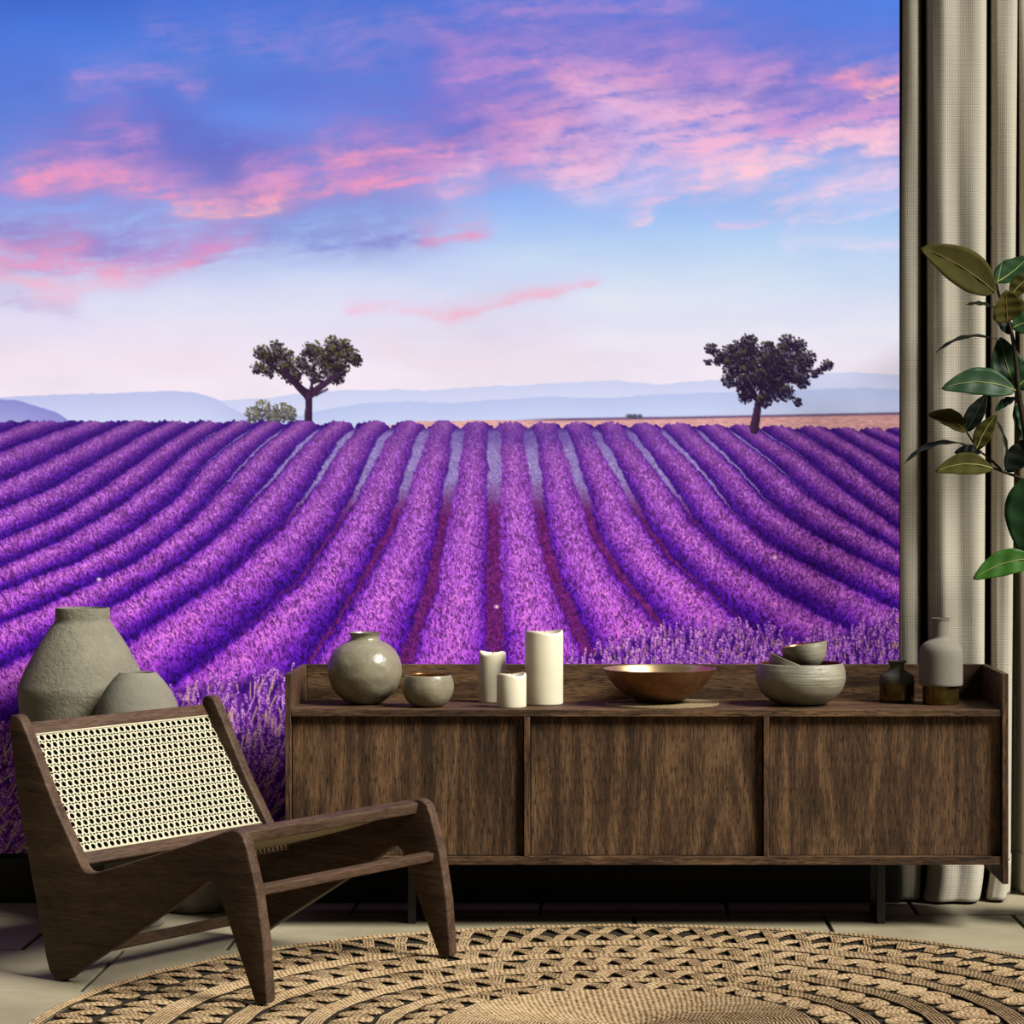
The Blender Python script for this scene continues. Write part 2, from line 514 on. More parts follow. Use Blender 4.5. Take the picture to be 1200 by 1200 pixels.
def ridge_y(k, x):
    p = RIDGES[k][0]
    return np.interp(x, [a for a, b in p], [b for a, b in p]) + (vnoise(x / 9, x * 0, 60 + k) - .5) * 1.6

# lines of the furrows between the lavender rows, in photo pixels
GAPS = [
 [(-40, 492), (-120, 520), (-250, 560)],
 [(20, 499), (0, 506), (-80, 534), (-250, 590)],
 [(80, 500), (44, 513), (0, 529), (-100, 570)],
 [(135, 500), (102, 515), (53, 540), (0, 564), (-100, 612)],
 [(185, 500), (155, 515), (110, 542), (57, 573), (0, 597), (-100, 645)],
 [(225, 500), (199, 515), (168, 537), (124, 568), (66, 604), (0, 632), (-100, 675)],
 [(263, 500), (238, 515), (212, 533), (177, 564), (132, 597), (66, 635), (0, 663), (-100, 706)],
 [(299, 500), (264, 524), (240, 546), (203, 586), (146, 628), (88, 658), (0, 692), (-100, 738)],
 [(337, 500), (305, 524), (265, 566), (221, 612), (155, 660), (66, 703), (0, 730), (-100, 775)],
 [(379, 500), (353, 522), (318, 564), (283, 602), (221, 654), (132, 710), (60, 750), (0, 782), (-100, 835)],
 [(419, 500), (401, 517), (375, 560), (331, 617), (265, 674), (177, 732), (90, 795), (0, 850), (-100, 915)],
 [(461, 500), (448, 515), (428, 560), (397, 617), (353, 679), (280, 744), (208, 797), (60, 900), (-100, 1000)],
 [(502, 500), (494, 514), (477, 568), (455, 626), (424, 683), (375, 763), (250, 930)],
 [(540, 500), (536, 512), (530, 560), (517, 626), (504, 692), (481, 763), (420, 930)],
 [(579, 500), (579, 568), (578, 657), (579, 763), (580, 930)],
 [(618, 500), (623, 520), (629, 568), (636, 626), (654, 688), (685, 754), (770, 930)],
 [(657, 500), (663, 515), (680, 568), (693, 621), (724, 674), (771, 730), (900, 850)],
 [(695, 500), (704, 518), (729, 564), (751, 608), (786, 657), (848, 710), (883, 736), (1050, 840)],
 [(733, 500), (746, 518), (777, 559), (813, 612), (861, 657), (919, 696), (972, 725), (1100, 790)],
 [(772, 500), (787, 518), (821, 553), (857, 599), (905, 639), (972, 674), (1051, 714), (1150, 765)],
 [(812, 500), (828, 516), (866, 551), (897, 586), (941, 617), (998, 648), (1051, 674), (1150, 722)],
 [(850, 500), (867, 514), (910, 546), (950, 582), (998, 612), (1051, 643), (1150, 695)],
 [(886, 500), (905, 513), (950, 542), (994, 577), (1051, 617), (1150, 680)],
 [(926, 500), (945, 511), (989, 537), (1051, 586), (1150, 655)],
 [(964, 500), (980, 508), (1051, 551), (1150, 615)],
 [(1000, 500), (1015, 508), (1051, 526), (1150, 580)],
 [(1030, 500), (1051, 510), (1150, 545)],
 [(1060, 500), (1100, 515), (1180, 545)],
]
def gap_x(y):
    xs = []
    for g in GAPS:
        yy = [b for a, b in g]; xx = [a for a, b in g]
        if y <= yy[-1] and y >= yy[0]: xs.append(np.interp(y, yy, xx))
        elif y > yy[-1]: xs.append(xx[-1] + (xx[-1] - xx[-2]) / (yy[-1] - yy[-2]) * (y - yy[-1]))
        else: xs.append(xx[0] + (xx[0] - xx[1]) / (yy[0] - yy[1]) * (y - yy[0]))
    xs = np.array(xs)
    return np.maximum.accumulate(xs + np.arange(len(xs)) * 1e-3)

TREE1 = [(306, 412, 8), (324, 407, 8), (302, 431, 7), (315, 434, 8), (332, 421, 12), (340, 435, 12), (354, 424, 8), (365, 410, 10), (376, 420, 12), (390, 405, 10), (403, 407, 9), (392, 421, 13), (387, 435, 11), (412, 418, 9), (417, 423, 6), (370, 441, 8), (396, 443, 7), (346, 444, 7), (362, 432, 7), (312, 420, 8), (320, 418, 7), (400, 432, 8)]
TREE2 = [(834, 409, 7), (829, 424, 4), (843, 421, 7), (854, 416, 11), (878, 399, 8), (880, 408, 8), (867, 410, 11), (862, 430, 13), (854, 446, 8), (878, 421, 14), (884, 440, 15), (900, 413, 12), (922, 402, 9), (936, 405, 8), (920, 418, 15), (944, 421, 11), (933, 435, 14), (911, 440, 15), (906, 457, 13), (922, 460, 9), (878, 460, 9), (873, 465, 7), (895, 470, 8), (935, 471, 5), (969, 428, 6), (961, 435, 4), (955, 439, 4), (870, 449, 10), (939, 446, 9), (904, 428, 14), (895, 445, 12)]
SHRUB = [(296, 485, 8), (308, 478, 9), (318, 484, 9), (330, 482, 9), (339, 484, 8), (300, 490, 9), (325, 490, 9), (342, 490, 6)]
LIMBS1 = [([(361, 494), (362, 475), (361, 462)], 4.4, 3.6), ([(361, 464), (352, 455), (342, 445), (332, 434)], 3.4, 1.6), ([(362, 464), (372, 456), (386, 446), (398, 438)], 3.0, 1.5), ([(364, 462), (366, 448), (370, 438)], 1.8, 1.0), ([(370, 463), (384, 456)], .9, .6), ([(348, 452), (352, 438)], 1.4, .9), ([(340, 444), (322, 432), (312, 424)], 1.4, .8), ([(386, 446), (394, 432)], 1.5, .8)]
LIMBS2 = [([(884, 501), (886, 490), (889, 470)], 5.2, 3.6), ([(889, 472), (880, 455), (868, 440)], 2.6, 1.4), ([(889, 472), (905, 455), (925, 438)], 2.8, 1.4), ([(889, 470), (893, 450)], 2.2, 1.2), ([(940, 436), (958, 434), (970, 428)], 1.0, .6)]

def build_mural():
    X0, X1, YT, YS, YB = -250.0, 1054.0, -195.0, 386.0, 1000.0
    st = 1.16
    nx = int((X1 - X0) / st); ny = int((YB - YS) / st)
    gx = np.linspace(X0, X1, nx); gy = np.linspace(YS, YB, ny)
    sx = (X1 - X0) / (nx - 1); sy = (YB - YS) / (ny - 1)
    X, Y = np.meshgrid(gx, gy)
    img = np.zeros((ny, nx, 3)); lab = np.zeros((ny, nx), int)      # 0 sky 1 hills 2 field 3 tree 4 tree 5 shrub 6 stubble
    k = np.searchsorted(gy, 512)
    img[:k] = sky(X[:k], Y[:k]); img[k:] = (120, 50, 170)
    for i, (p, c0, c1) in enumerate(RIDGES):
        ry = ridge_y(i, gx)[None, :]
        m = (Y > ry) & (Y < 512)
        t = np.clip((Y - ry) / 34, 0, 1)
        c = np.asarray(c0) * (1 - t[..., None]) + np.asarray(c1) * t[..., None]
        a = np.clip((Y - ry) / 1.5, 0, 1) * m
        img = img * (1 - a[..., None]) + c * a[..., None]
        lab[m] = 1
    # stubble field and hedge line at the horizon
    top = np.interp(gx, [-260, 440, 470, 660, 800, 900, 1055, 1090], [510, 505, 494, 491.5, 489.5, 487.5, 484.5, 484])[None, :]
    m = (Y > top) & (Y < 514)
    nz = fbm(X / 5, Y / 1.6, 3, 70)
    c = np.stack([190 + 60 * nz, 140 + 46 * nz, 142 + 34 * nz], -1)
    img[m] = c[m]; lab[m] = 6
    dark = np.exp(-((Y - top) / 1.5) ** 2) * np.clip((X - 600) / 60, 0, 1) * .85
    img = mixc(img, (84, 62, 104), dark * (.6 + .8 * nz).clip(0, 1))
    for bx_, bw in ((738, 5), (744, 4), (750, 3)):
        d = np.hypot((X - bx_) / bw, (Y - 488) / 3.0)
        img = mixc(img, (70, 70, 92), np.clip(1.3 - d, 0, 1))

    # ---- lavender field
    q = np.zeros((ny, nx)); spc = np.zeros((ny, nx)); nearest = np.zeros((ny, nx)); sgn = np.zeros((ny, nx))
    for r in range(ny):
        if gy[r] < 484: continue
        xs = gap_x(gy[r])
        q[r] = np.interp(gx, xs, np.arange(len(xs)))
        dsp = np.gradient(xs)
        spc[r] = np.interp(gx, xs, np.maximum(dsp, 4))
    jit = (fbm(X / 14, Y / 14, 3, 80) - .5) * .10 + (fbm(X / 4, Y / 4, 2, 82) - .5) * .07
    qq = q + jit
    t = qq - np.floor(qq)                       # 0..1 across a row, from furrow to furrow
    idx = np.floor(qq)
    # horizon scallops
    kh = np.searchsorted(gy, 503)
    th = q[kh] - np.floor(q[kh])
    amp = np.interp(gx, [0, 200, 400, 520, 600, 900, 1060], [1.5, 2.5, 7, 9, 8, 4, 3])
    ytop = np.interp(gx, [-250, 0, 300, 600, 800, 1060], [494, 493, 492.5, 494, 496, 502]) + amp * (2 * abs(th - .5)) ** 2.6
    ytop = ytop + (vnoise(gx / 3.0, gx * 0, 90) - .5) * 3
    field = Y > ytop[None, :]
    lab[field] = 2
    c0 = 590.0
    side = np.clip((X - c0) / 260, -1, 1)       # -1 far left .. 1 far right
    tt = np.where(side < 0, t, 1 - t)           # 1 = camera facing shadow side
    a = np.abs(side)
    # profile of the mound: light crest, shadow towards the camera side, thin shadow on the other
    bias = .5 - .17 * a
    light = np.where(tt < bias, .5 + .5 * np.clip(tt / bias, 0, 1) ** .7, 1 - np.clip((tt - bias) / (1 - bias), 0, 1) ** (1.9 - .75 * a))
    edge = np.minimum(t, 1 - t)
    light = light * np.clip(edge / .16 + .05 + .30 * a, 0, 1)
    depth = np.clip((Y - 494) / 270, 0, 1)      # 0 far .. 1 near
    lt = light ** 1.15 + (fbm(X / 24, Y / 16, 3, 95) - .5) * .22
    lt = np.clip(lt, 0, 1)
    def ramp3(v, stops):
        p = [s[0] for s in stops]
        return np.stack([np.interp(v, p, [s[1][i] for s in stops]) for i in range(3)], -1)
    far = ramp3(lt, [(0, (50, 20, 122)), (.35, (72, 34, 138)), (.7, (108, 58, 158)), (1, (136, 86, 174))])
    near = ramp3(lt, [(0, (40, 4, 108)), (.28, (66, 14, 140)), (.6, (116, 42, 166)), (1, (156, 72, 192))])
    dd = (depth ** .55)[..., None]
    fc = far * (1 - dd) + near * dd
    # soil strips between the central rows
    sw = np.interp(np.abs(X - c0), [0, 120, 260, 420], [.17, .15, .12, .03]) * np.interp(Y, [495, 510, 560, 620, 760], [.6, 1.25, 1.1, .85, .8])
    cen = np.where(side < 0, np.minimum(1 - t + .04 * a, t + .10 * a), np.minimum(t + .04 * a, 1 - t + .10 * a))
    so = np.clip((sw - cen) / .05, 0, 1)
    nz = fbm(X / 3, Y / 2.2, 3, 99)
    s1 = np.stack([118 + 40 * nz, 104 + 40 * nz, 178 + 36 * nz], -1)
    s2 = np.stack([66 + 56 * nz, 14 + 30 * nz, 84 + 44 * nz], -1)
    tb = np.clip((Y - 560 + (nz - .5) * 30 - np.clip(np.abs(X - c0) - 60, 0, 200) * .05) / 42, 0, 1)[..., None]
    soil = s1 * (1 - tb) + s2 * tb
    vis = np.clip((Y - 500) / 8, 0, 1)
    fc = fc * (1 - (so * vis)[..., None]) + soil * (so * vis)[..., None]
    # bluish tint on the far crest around the middle
    blu = np.exp(-((Y - 512) / 12) ** 2) * np.exp(-((X - 640) / 150) ** 2) * .45
    fc = mixc(fc, (64, 36, 140), blu)
    img[field] = fc[field]

    # ---- blossoms: short strokes, one for every tuft
    gain_map = np.ones((ny, nx))
    def strokes(n, ylo, yhi, length, tilt, gain, power=1.0):
        ys = ylo + (yhi - ylo) * rng.random(n) ** power
        xs = X0 + (X1 - X0) * rng.random(n)
        g = gain[0] + (gain[1] - gain[0]) * rng.random(n)
        sc_ = np.interp(ys, [495, 560, 650, 780, 900], [.24, .36, .58, .9, 1.2])
        g = 1 + (g - 1) * np.interp(ys, [495, 560, 700], [.45, .75, 1.0])
        ln = length * sc_ * (.6 + .8 * rng.random(n)); th_ = np.radians(tilt * rng.standard_normal(n) + np.clip((xs - 560) / 500, -1, 1) * 26)
        K = 12
        for kk in range(K):
            u_ = kk / (K - 1)
            px = xs + np.sin(th_) * ln * (u_ - .5); py = ys - np.cos(th_) * ln * (u_ - .5)
            ci = np.round((px - X0) / sx).astype(int); ri = np.round((py - YS) / sy).astype(int)
            ok = (ci >= 0) & (ci < nx) & (ri >= 0) & (ri < ny)
            gain_map[ri[ok], ci[ok]] = g[ok]
    strokes(70000, 494, 830, 6.0, 22, (.70, .94), .9)
    strokes(80000, 494, 830, 5.5, 24, (1.03, 1.28), .9)
    strokes(30000, 494, 830, 5.0, 24, (.60, .88), .85)
    strokes(30000, 510, 850, 4.8, 26, (1.2, 1.55), .8)
    gm = gain_map * (1 - so * .55) + so * .55
    hi = np.clip(gm - 1, 0, 1)[..., None] * np.array([6., 44., 14.])
    img[field] = np.clip(img * gm[..., None] + hi * np.clip(lt, .2, 1)[..., None] * 1.3, 0, 255)[field]
    gr = rng.random((ny, nx))
    grain = 1 + (gr - .5) * (.10 + .14 * depth)
    img[field] = (img * grain[..., None])[field]
    # scattered white butterflies / stones
    for (bx_, by_) in ((116, 679), (908, 653), (582, 711)):
        d = np.hypot((X - bx_) / 2.6, (Y - by_) / 2.2)
        img = mixc(img, (240, 214, 240), np.clip(1.4 - d, 0, 1))

    # ---- foreground lavender with separate flower spikes
    def ftop(x):
        return np.interp(x, [-250, -60, 0, 20, 100, 200, 215, 260, 300, 340, 420, 500, 600, 650, 700, 760, 850, 950, 1055, 1090], [880, 868, 850, 842, 818, 800, 796, 792, 782, 778, 790, 800, 800, 772, 756, 734, 728, 742, 716, 712])
    fg = Y > (ftop(gx)[None, :] + (vnoise(X / 9, Y * 0, 120) - .5) * 14)
    nz = fbm(X / 7, Y / 11, 4, 130); nz2 = fbm(X / 3, Y / 4, 3, 133)
    base = ramp3(np.clip(nz * .7 + nz2 * .5 - .1, 0, 1), [(0, (30, 4, 88)), (.4, (58, 16, 126)), (.62, (104, 46, 156)), (.8, (168, 116, 170)), (1, (216, 178, 178))])
    fa = np.clip((Y - ftop(gx)[None, :] - 4) / 10, 0, 1) * fg
    img = img * (1 - fa[..., None]) + base * fa[..., None]

    def dab(cx_, cy_, r, col, al):
        """soft round dabs; arrays"""
        R = int(math.ceil(max(r.max() / min(sx, sy), 1)))
        ci = np.round((cx_ - X0) / sx).astype(int); ri = np.round((cy_ - YS) / sy).astype(int)
        for oy in range(-R, R + 1):
            for ox in range(-R, R + 1):
                c_, r_ = ci + ox, ri + oy
                ok = (c_ >= 0) & (c_ < nx) & (r_ >= 0) & (r_ < ny)
                d = np.hypot((X0 + c_ * sx - cx_), (YS + r_ * sy - cy_)) / r
                ok &= d < 1.15
                a_ = (np.clip((1.15 - d[ok]) / .4, 0, 1) * al)[:, None]
                img[r_[ok], c_[ok]] = img[r_[ok], c_[ok]] * (1 - a_) + col[ok] * a_

    def spikes(n, xlo, xhi, extra, size0, size1, tilt0, tiltk):
        xs = xlo + (xhi - xlo) * rng.random(n)
        dep = rng.random(n) ** .8
        ys = ftop(xs) + 4 + dep * extra
        order = np.argsort(ys); xs, ys, dep = xs[order], ys[order], dep[order]
        s = (size0 + (size1 - size0) * np.clip((ys - ftop(xs)) / 200, 0, 1)) * (.75 + .5 * rng.random(n))
        th_ = np.radians(tilt0 + tiltk * np.clip((ys - 840) / 120, 0, 1) + 9 * rng.standard_normal(n))
        NB = 6
        groups = 14
        for gi in range(groups):                      # back to front
            sl = slice(gi * n // groups, (gi + 1) * n // groups)
            x_, y_, s_, t_ = xs[sl], ys[sl], s[sl], th_[sl]
            m_ = len(x_)
            # stem
            tan = rng.random(m_)[:, None]
            for kk in range(8):
                u_ = kk / 7
                stem = np.array([150., 112., 118.]) * (1 - tan) + np.array([212., 178., 150.]) * tan
                dab(x_ - np.sin(t_) * s_ * 3.4 * u_, y_ + np.cos(t_) * s_ * 3.4 * u_, np.full(m_, .9), stem * np.ones((m_, 1)), .8)
            for b in range(NB):
                u_ = b / (NB - 1)
                cx_ = x_ + np.sin(t_) * s_ * 4.4 * (u_ - .0); cy_ = y_ - np.cos(t_) * s_ * 4.4 * u_
                rad = s_ * (.92 - .38 * u_) * (.85 + .3 * rng.random(m_))
                v_ = rng.random(m_)[:, None]
                core = np.array([58., 14., 130.]) * (1 - v_) + np.array([124., 54., 190.]) * v_
                dab(cx_, cy_, rad, core, .95)
                hl = np.array([176., 96., 220.]) * (1 - v_) + np.array([244., 184., 244.]) * v_
                for q_ in range(3):
                    ang = rng.random(m_) * 2 * np.pi
                    dab(cx_ - rad * .35 + rad * .55 * np.cos(ang), cy_ - rad * .25 + rad * .5 * np.sin(ang), np.maximum(rad * .34, .8), hl, .88)
    spikes(1700, -250, 345, 215, 2.4, 4.2, 3, 34)
    spikes(950, 640, 1070, 80, 2.3, 3.2, -2, 4)
    # tan stalks and dark tufts between the near spikes
    n = 620
    xs = -250 + 595 * rng.random(n); ys = ftop(xs) + 25 + 175 * rng.random(n) ** .9
    th_ = np.radians(10 + 34 * np.clip((ys - 840) / 120, 0, 1) + 14 * rng.standard_normal(n)); ln = 8 + 14 * rng.random(n)
    tone = rng.random(n)[:, None]
    colr = np.where(tone < .55, np.array([206., 176., 150.]), np.where(tone < .8, np.array([226., 170., 226.]), np.array([44., 10., 108.])))
    for kk in range(14):
        u_ = kk / 13
        dab(xs + np.sin(th_) * ln * u_, ys - np.cos(th_) * ln * u_, np.full(n, .95), colr, .75)
    fgm = Y > ftop(gx)[None, :] - 6
    lab[(fgm) & (Y > 600)] = 2

    # ---- trees
    def limbs(lst, code):
        for pts, w0, w1 in lst:
            pp = np.array(smooth_profile([(a_, b_, 0) for a_, b_ in pts], 14))[:, :2]
            for j, (a_, b_) in enumerate(pp):
                wv = w0 + (w1 - w0) * j / (len(pp) - 1)
                i0, i1 = max(int((a_ - 9 - X0) / sx), 0), int((a_ + 9 - X0) / sx); j0, j1 = max(int((b_ - 9 - YS) / sy), 0), int((b_ + 9 - YS) / sy)
                sub = np.hypot(X[j0:j1, i0:i1] - a_, (Y[j0:j1, i0:i1] - b_) * .6)
                al = np.clip(wv - sub + .6, 0, 1)
                sh = np.clip((X[j0:j1, i0:i1] - a_) / (wv + .5), -1, 1)
                col = np.stack([58 - 14 * sh, 34 - 8 * sh, 62 - 10 * sh], -1)
                img[j0:j1, i0:i1] = img[j0:j1, i0:i1] * (1 - al[..., None]) + col * al[..., None]
                lab[j0:j1, i0:i1][al > .5] = code
    def leaves(cl, n, code, pal, rmin, rmax, spread):
        tot = sum(r * r for _, _, r in cl)
        for cx_, cy_, r in cl:
            kN = max(int(n * r * r / tot), 12)
            if code != 5: dab(np.array([cx_ + .01]), np.array([cy_ + .8]), np.array([r * .86]), np.array([pal[1][1]], float), .72)
            rr = r * np.sqrt(rng.random(kN)) * spread; an = rng.random(kN) * 2 * np.pi
            xs_, ys_ = cx_ + rr * np.cos(an), cy_ + rr * np.sin(an) * .95
            lit = np.clip(.5 - (ys_ - cy_) / (2.2 * r) - (xs_ - cx_) / (6 * r) + .22 * rng.standard_normal(kN) - .08, 0, 1)
            colr_ = ramp3(lit, pal)
            rad = rmin + (rmax - rmin) * rng.random(kN)
            dab(xs_, ys_, rad, colr_, .92)
            ci = np.round((xs_ - X0) / sx).astype(int); ri = np.round((ys_ - YS) / sy).astype(int)
            for oy in (-1, 0, 1):
                for ox in (-1, 0, 1):
                    lab[np.clip(ri + oy, 0, ny - 1), np.clip(ci + ox, 0, nx - 1)] = code
    leaves(SHRUB, 700, 5, [(0, (60, 56, 78)), (.5, (92, 92, 88)), (1, (140, 132, 106))], .8, 1.7, 1.15)
    limbs(LIMBS1, 3)
    leaves(TREE1, 1500, 3, [(0, (28, 14, 34)), (.55, (46, 34, 40)), (.85, (66, 62, 38)), (1, (102, 98, 52))], .7, 1.7, 1.25)
    limbs(LIMBS1[1:4], 3)
    limbs(LIMBS2, 4)
    leaves(TREE2, 3600, 4, [(0, (26, 12, 42)), (.6, (40, 27, 50)), (.88, (54, 47, 50)), (1, (88, 82, 62))], .7, 1.7, 1.2)
    # rows stand in front of shrub and left trunk
    img = np.clip(img, 0, 255)
    front = field & (Y < 512) & ((lab == 5) | (lab == 3)) & (Y > ytop[None, :] + 1)
    img[front] = fc[front]; lab[front] = 2

    def lin(a_):
        a_ = a_ / 255.0
        return np.where(a_ <= .04045, a_ / 12.92, ((a_ + .055) / 1.055) ** 2.4)

    m, nt, N, L, B = newmat('mural_print')
    at = N.new('ShaderNodeAttribute'); at.attribute_name = 'print'
    mp = mapping(N, L, (1, 1, 1))
    nn = noise(N, L, mp, 900, 2, .5)
    rr_ = ramp(N, [(0.2, (.93, .93, .93)), (.8, (1.0, 1.0, 1.0))])
    L.new(nn.outputs[0], rr_.inputs[0])
    mx = N.new('ShaderNodeMix'); mx.data_type = 'RGBA'; mx.blend_type = 'MULTIPLY'; mx.inputs[0].default_value = 1.0
    L.new(at.outputs['Color'], mx.inputs[6]); L.new(rr_.outputs[0], mx.inputs[7])
    L.new(mx.outputs[2], B.inputs['Base Color'])
    B.inputs['Roughness'].default_value = 0.95
    B.inputs['Specular IOR Level'].default_value = 0.08

    yM = WALL - 0.004
    root = empty('wall_mural', ((((X0 + X1) / 2) - VX) * WALL / F, WALL, CH - (YB - HY) * WALL / F))
    tag(root, 'huge printed wall mural of purple lavender rows under a pink and blue sunset sky', 'wall mural')
    off = np.array(root.location)

    def grid_mesh(name, gx_, gy_, rgb, mask=None, label=None, tint=(.985, 1.02, 1.11)):
        nyy, nxx = len(gy_), len(gx_)
        XX, YY = np.meshgrid(gx_, gy_)
        vx_ = (XX - VX) * yM / F; vz_ = CH - (YY - HY) * yM / F
        co = np.stack([vx_, np.full_like(vx_, yM), vz_], -1).reshape(-1, 3) - off
        a_ = np.arange(nyy * nxx).reshape(nyy, nxx)
        quads = np.stack([a_[:-1, :-1], a_[1:, :-1], a_[1:, 1:], a_[:-1, 1:]], -1).reshape(-1, 4)
        if mask is not None:
            quads = quads[mask[:-1, :-1].reshape(-1)]
        used, inv = np.unique(quads.reshape(-1), return_inverse=True)
        co = co[used]; colr_ = np.clip(lin(rgb.reshape(-1, 3)[used]) * np.array(tint), 0, .97)
        quads = inv.reshape(-1, 4)
        me = bpy.data.meshes.new(name)
        me.vertices.add(len(co)); me.vertices.foreach_set('co', co.astype(np.float32).ravel())
        nq = len(quads)
        me.loops.add(nq * 4); me.loops.foreach_set('vertex_index', quads.astype(np.int32).ravel())
        me.polygons.add(nq)
        me.polygons.foreach_set('loop_start', np.arange(0, nq * 4, 4, dtype=np.int32))
        me.update(calc_edges=True)
        at_ = me.attributes.new('print', 'FLOAT_COLOR', 'POINT')
        at_.data.foreach_set('color', np.concatenate([colr_, np.ones((len(colr_), 1))], 1).astype(np.float32).ravel())
        me.materials.append(m)
        o = bpy.data.objects.new(name, me); COL.objects.link(o); o.parent = root
        if label: o['label'] = label
        return o

    cx_ = np.linspace(X0, X1, 440); cy_ = np.linspace(YT, YS, 196)
    CX, CY = np.meshgrid(cx_, cy_)
    grid_mesh('printed_upper_sky', cx_, cy_, np.clip(sky(CX, CY), 0, 255), None, 'printed blue sky with streaks of pink sunset cloud')
    grid_mesh('printed_horizon_sky', gx, gy, img, lab == 0, 'printed pale sky glow above the hills')
    grid_mesh('printed_hills', gx, gy, img, lab == 1, 'printed misty blue hills')
    grid_mesh('printed_stubble_field', gx, gy, img, lab == 6, 'printed strip of tan stubble field')
    grid_mesh('printed_lavender_field', gx, gy, img, lab == 2, 'printed purple lavender rows', (1.10, 1.02, .95))
    grid_mesh('printed_tree', gx, gy, img, lab == 3, 'printed small forked tree with open olive crown')
    grid_mesh('printed_tree', gx, gy, img, lab == 4, 'printed dense dark tree with rounded crown')
    grid_mesh('printed_shrub', gx, gy, img, lab == 5, 'printed low grey green shrub')
    # the wallpaper's own thickness: a thin edge sheet behind the print
    vz0 = CH - (YB - HY) * yM / F; vz1 = CH - (YT - HY) * yM / F
    b = boxb((X0 - VX) * yM / F - off[0], (X1 - VX) * yM / F - off[0], yM + 0.0006 - off[1], WALL - off[1], vz0 - off[2], vz1 - off[2])
    obj('paper_backing', b, plain('wallpaper_paper', (0.6, 0.58, 0.55), 0.9, spec=.1, nscale=40), root, smooth=False)
build_mural()

# ------------------------------------------------------------------ sideboard
def build_sideboard():
    Zf, Zb = 6.50, 6.868
    k = Zf / F
    X = lambda px: (px - VX) * k
    z_bot, z_shelf0, z_shelf1, z_top = 0.169, 0.546, 0.563, 0.655
    xl0, xl1, xr0, xr1 = X(334.2), X(340.6), X(1174.6), X(1181.8)
    root = empty('sideboard', ((xl0 + xr1) / 2, (Zf + Zb) / 2, 0))
    tag(root, 'long dark oak sideboard with three sliding doors, raised edge and black metal legs', 'sideboard')
    O = Vector(root.location)
    def part(name, x0, x1, y0, y1, z0, z1, mat, bev=0.0012, label=None):
        b = boxb(x0 - O.x, x1 - O.x, y0 - O.y, y1 - O.y, z0, z1, bev=bev)
        o = obj(name, b, mat, root, smooth=False)
        if label: o['label'] = label
        return o
    def side(x0, x1, inward):
        # upright end panel whose front edge is chamfered towards the inside
        bm = bmesh.new()
        box(bm, x0 - O.x, x1 - O.x, Zf - O.y, Zb - O.y, 0.121, z_top, bev=0.0012)
        return obj('side_panel', bm, M_WOOD_Z, root, smooth=False)
    side(xl0, xl1, 1); side(xr0, xr1, -1)
    part('top_shelf', xl1 + .0006, xr0 - .0006, Zf + .004, Zb - .015, z_shelf0, z_shelf1, M_WOOD_X)
    part('back_panel', xl1 + .0006, xr0 - .0006, Zb - .0145, Zb, z_bot, z_top, M_WOOD_X)
    part('bottom_board', xl1 + .0006, xr0 - .0006, Zf + .004, Zb - .015, z_bot, 0.1905, M_WOOD_X)
    for a, b in ((614, 621), (895, 901.5)):
        part('divider', X(a), X(b), Zf + .004, Zb - .016, 0.1911, z_shelf0 - .0006, M_WOOD_Z)
    for a, b in ((341.2, 613.6), (621.4, 894.6), (901.9, 1174.2)):
        part('door', X(a) + .001, X(b) - .001, Zf + .022, Zf + .04, 0.1915, z_shelf0 - .001, M_WOOD_Z, bev=.001)
    for px in (483, 1032):
        x = (px - VX) * 6.63 / F
        bm = bmesh.new()
        for y in (6.63, 6.80):
            box(bm, x - .0105 - O.x, x + .0105 - O.x, y - .0105 - O.y, y + .0105 - O.y, 0.0, z_bot, bev=.001)
        box(bm, x - .0105 - O.x, x + .0105 - O.x, 6.6405 - O.y, 6.7895 - O.y, 0.0, 0.02, bev=.001)
        box(bm, x - .0105 - O.x, x + .0105 - O.x, 6.6405 - O.y, 6.7895 - O.y, z_bot - .02, z_bot, bev=.001)
        obj('leg_frame', bm, M_METAL, root, smooth=False)['label'] = 'black square metal leg frame'
    return z_shelf1
SHELF = build_sideboard()

# ------------------------------------------------------------------ things on the sideboard
def glaze(name, col, rough, spec=.5, namp=.16, nscale=22, bstr=.12, bscale=18, rings=False, metal=0.0):
    m, nt, N, L, B = newmat(name)
    mp = mapping(N, L, (1, 1, 1))
    n = noise(N, L, mp, nscale, 5, .6)
    r = ramp(N, [(.3, tuple(c * (1 - namp) for c in col)), (.7, tuple(c * (1 + namp) for c in col))])
    L.new(n.outputs[0], r.inputs[0]); L.new(r.outputs[0], B.inputs['Base Color'])
    B.inputs['Roughness'].default_value = rough
    B.inputs['Specular IOR Level'].default_value = spec
    B.inputs['Metallic'].default_value = metal
    if rings:
        mpr = mapping(N, L, (6, 6, 170))
        n2 = noise(N, L, mpr, 1.0, 4, .7, .5)
    else:
        n2 = noise(N, L, mp, bscale, 3, .5)
    bump(N, L, n2.outputs[0], B, bstr, .006)
    return m

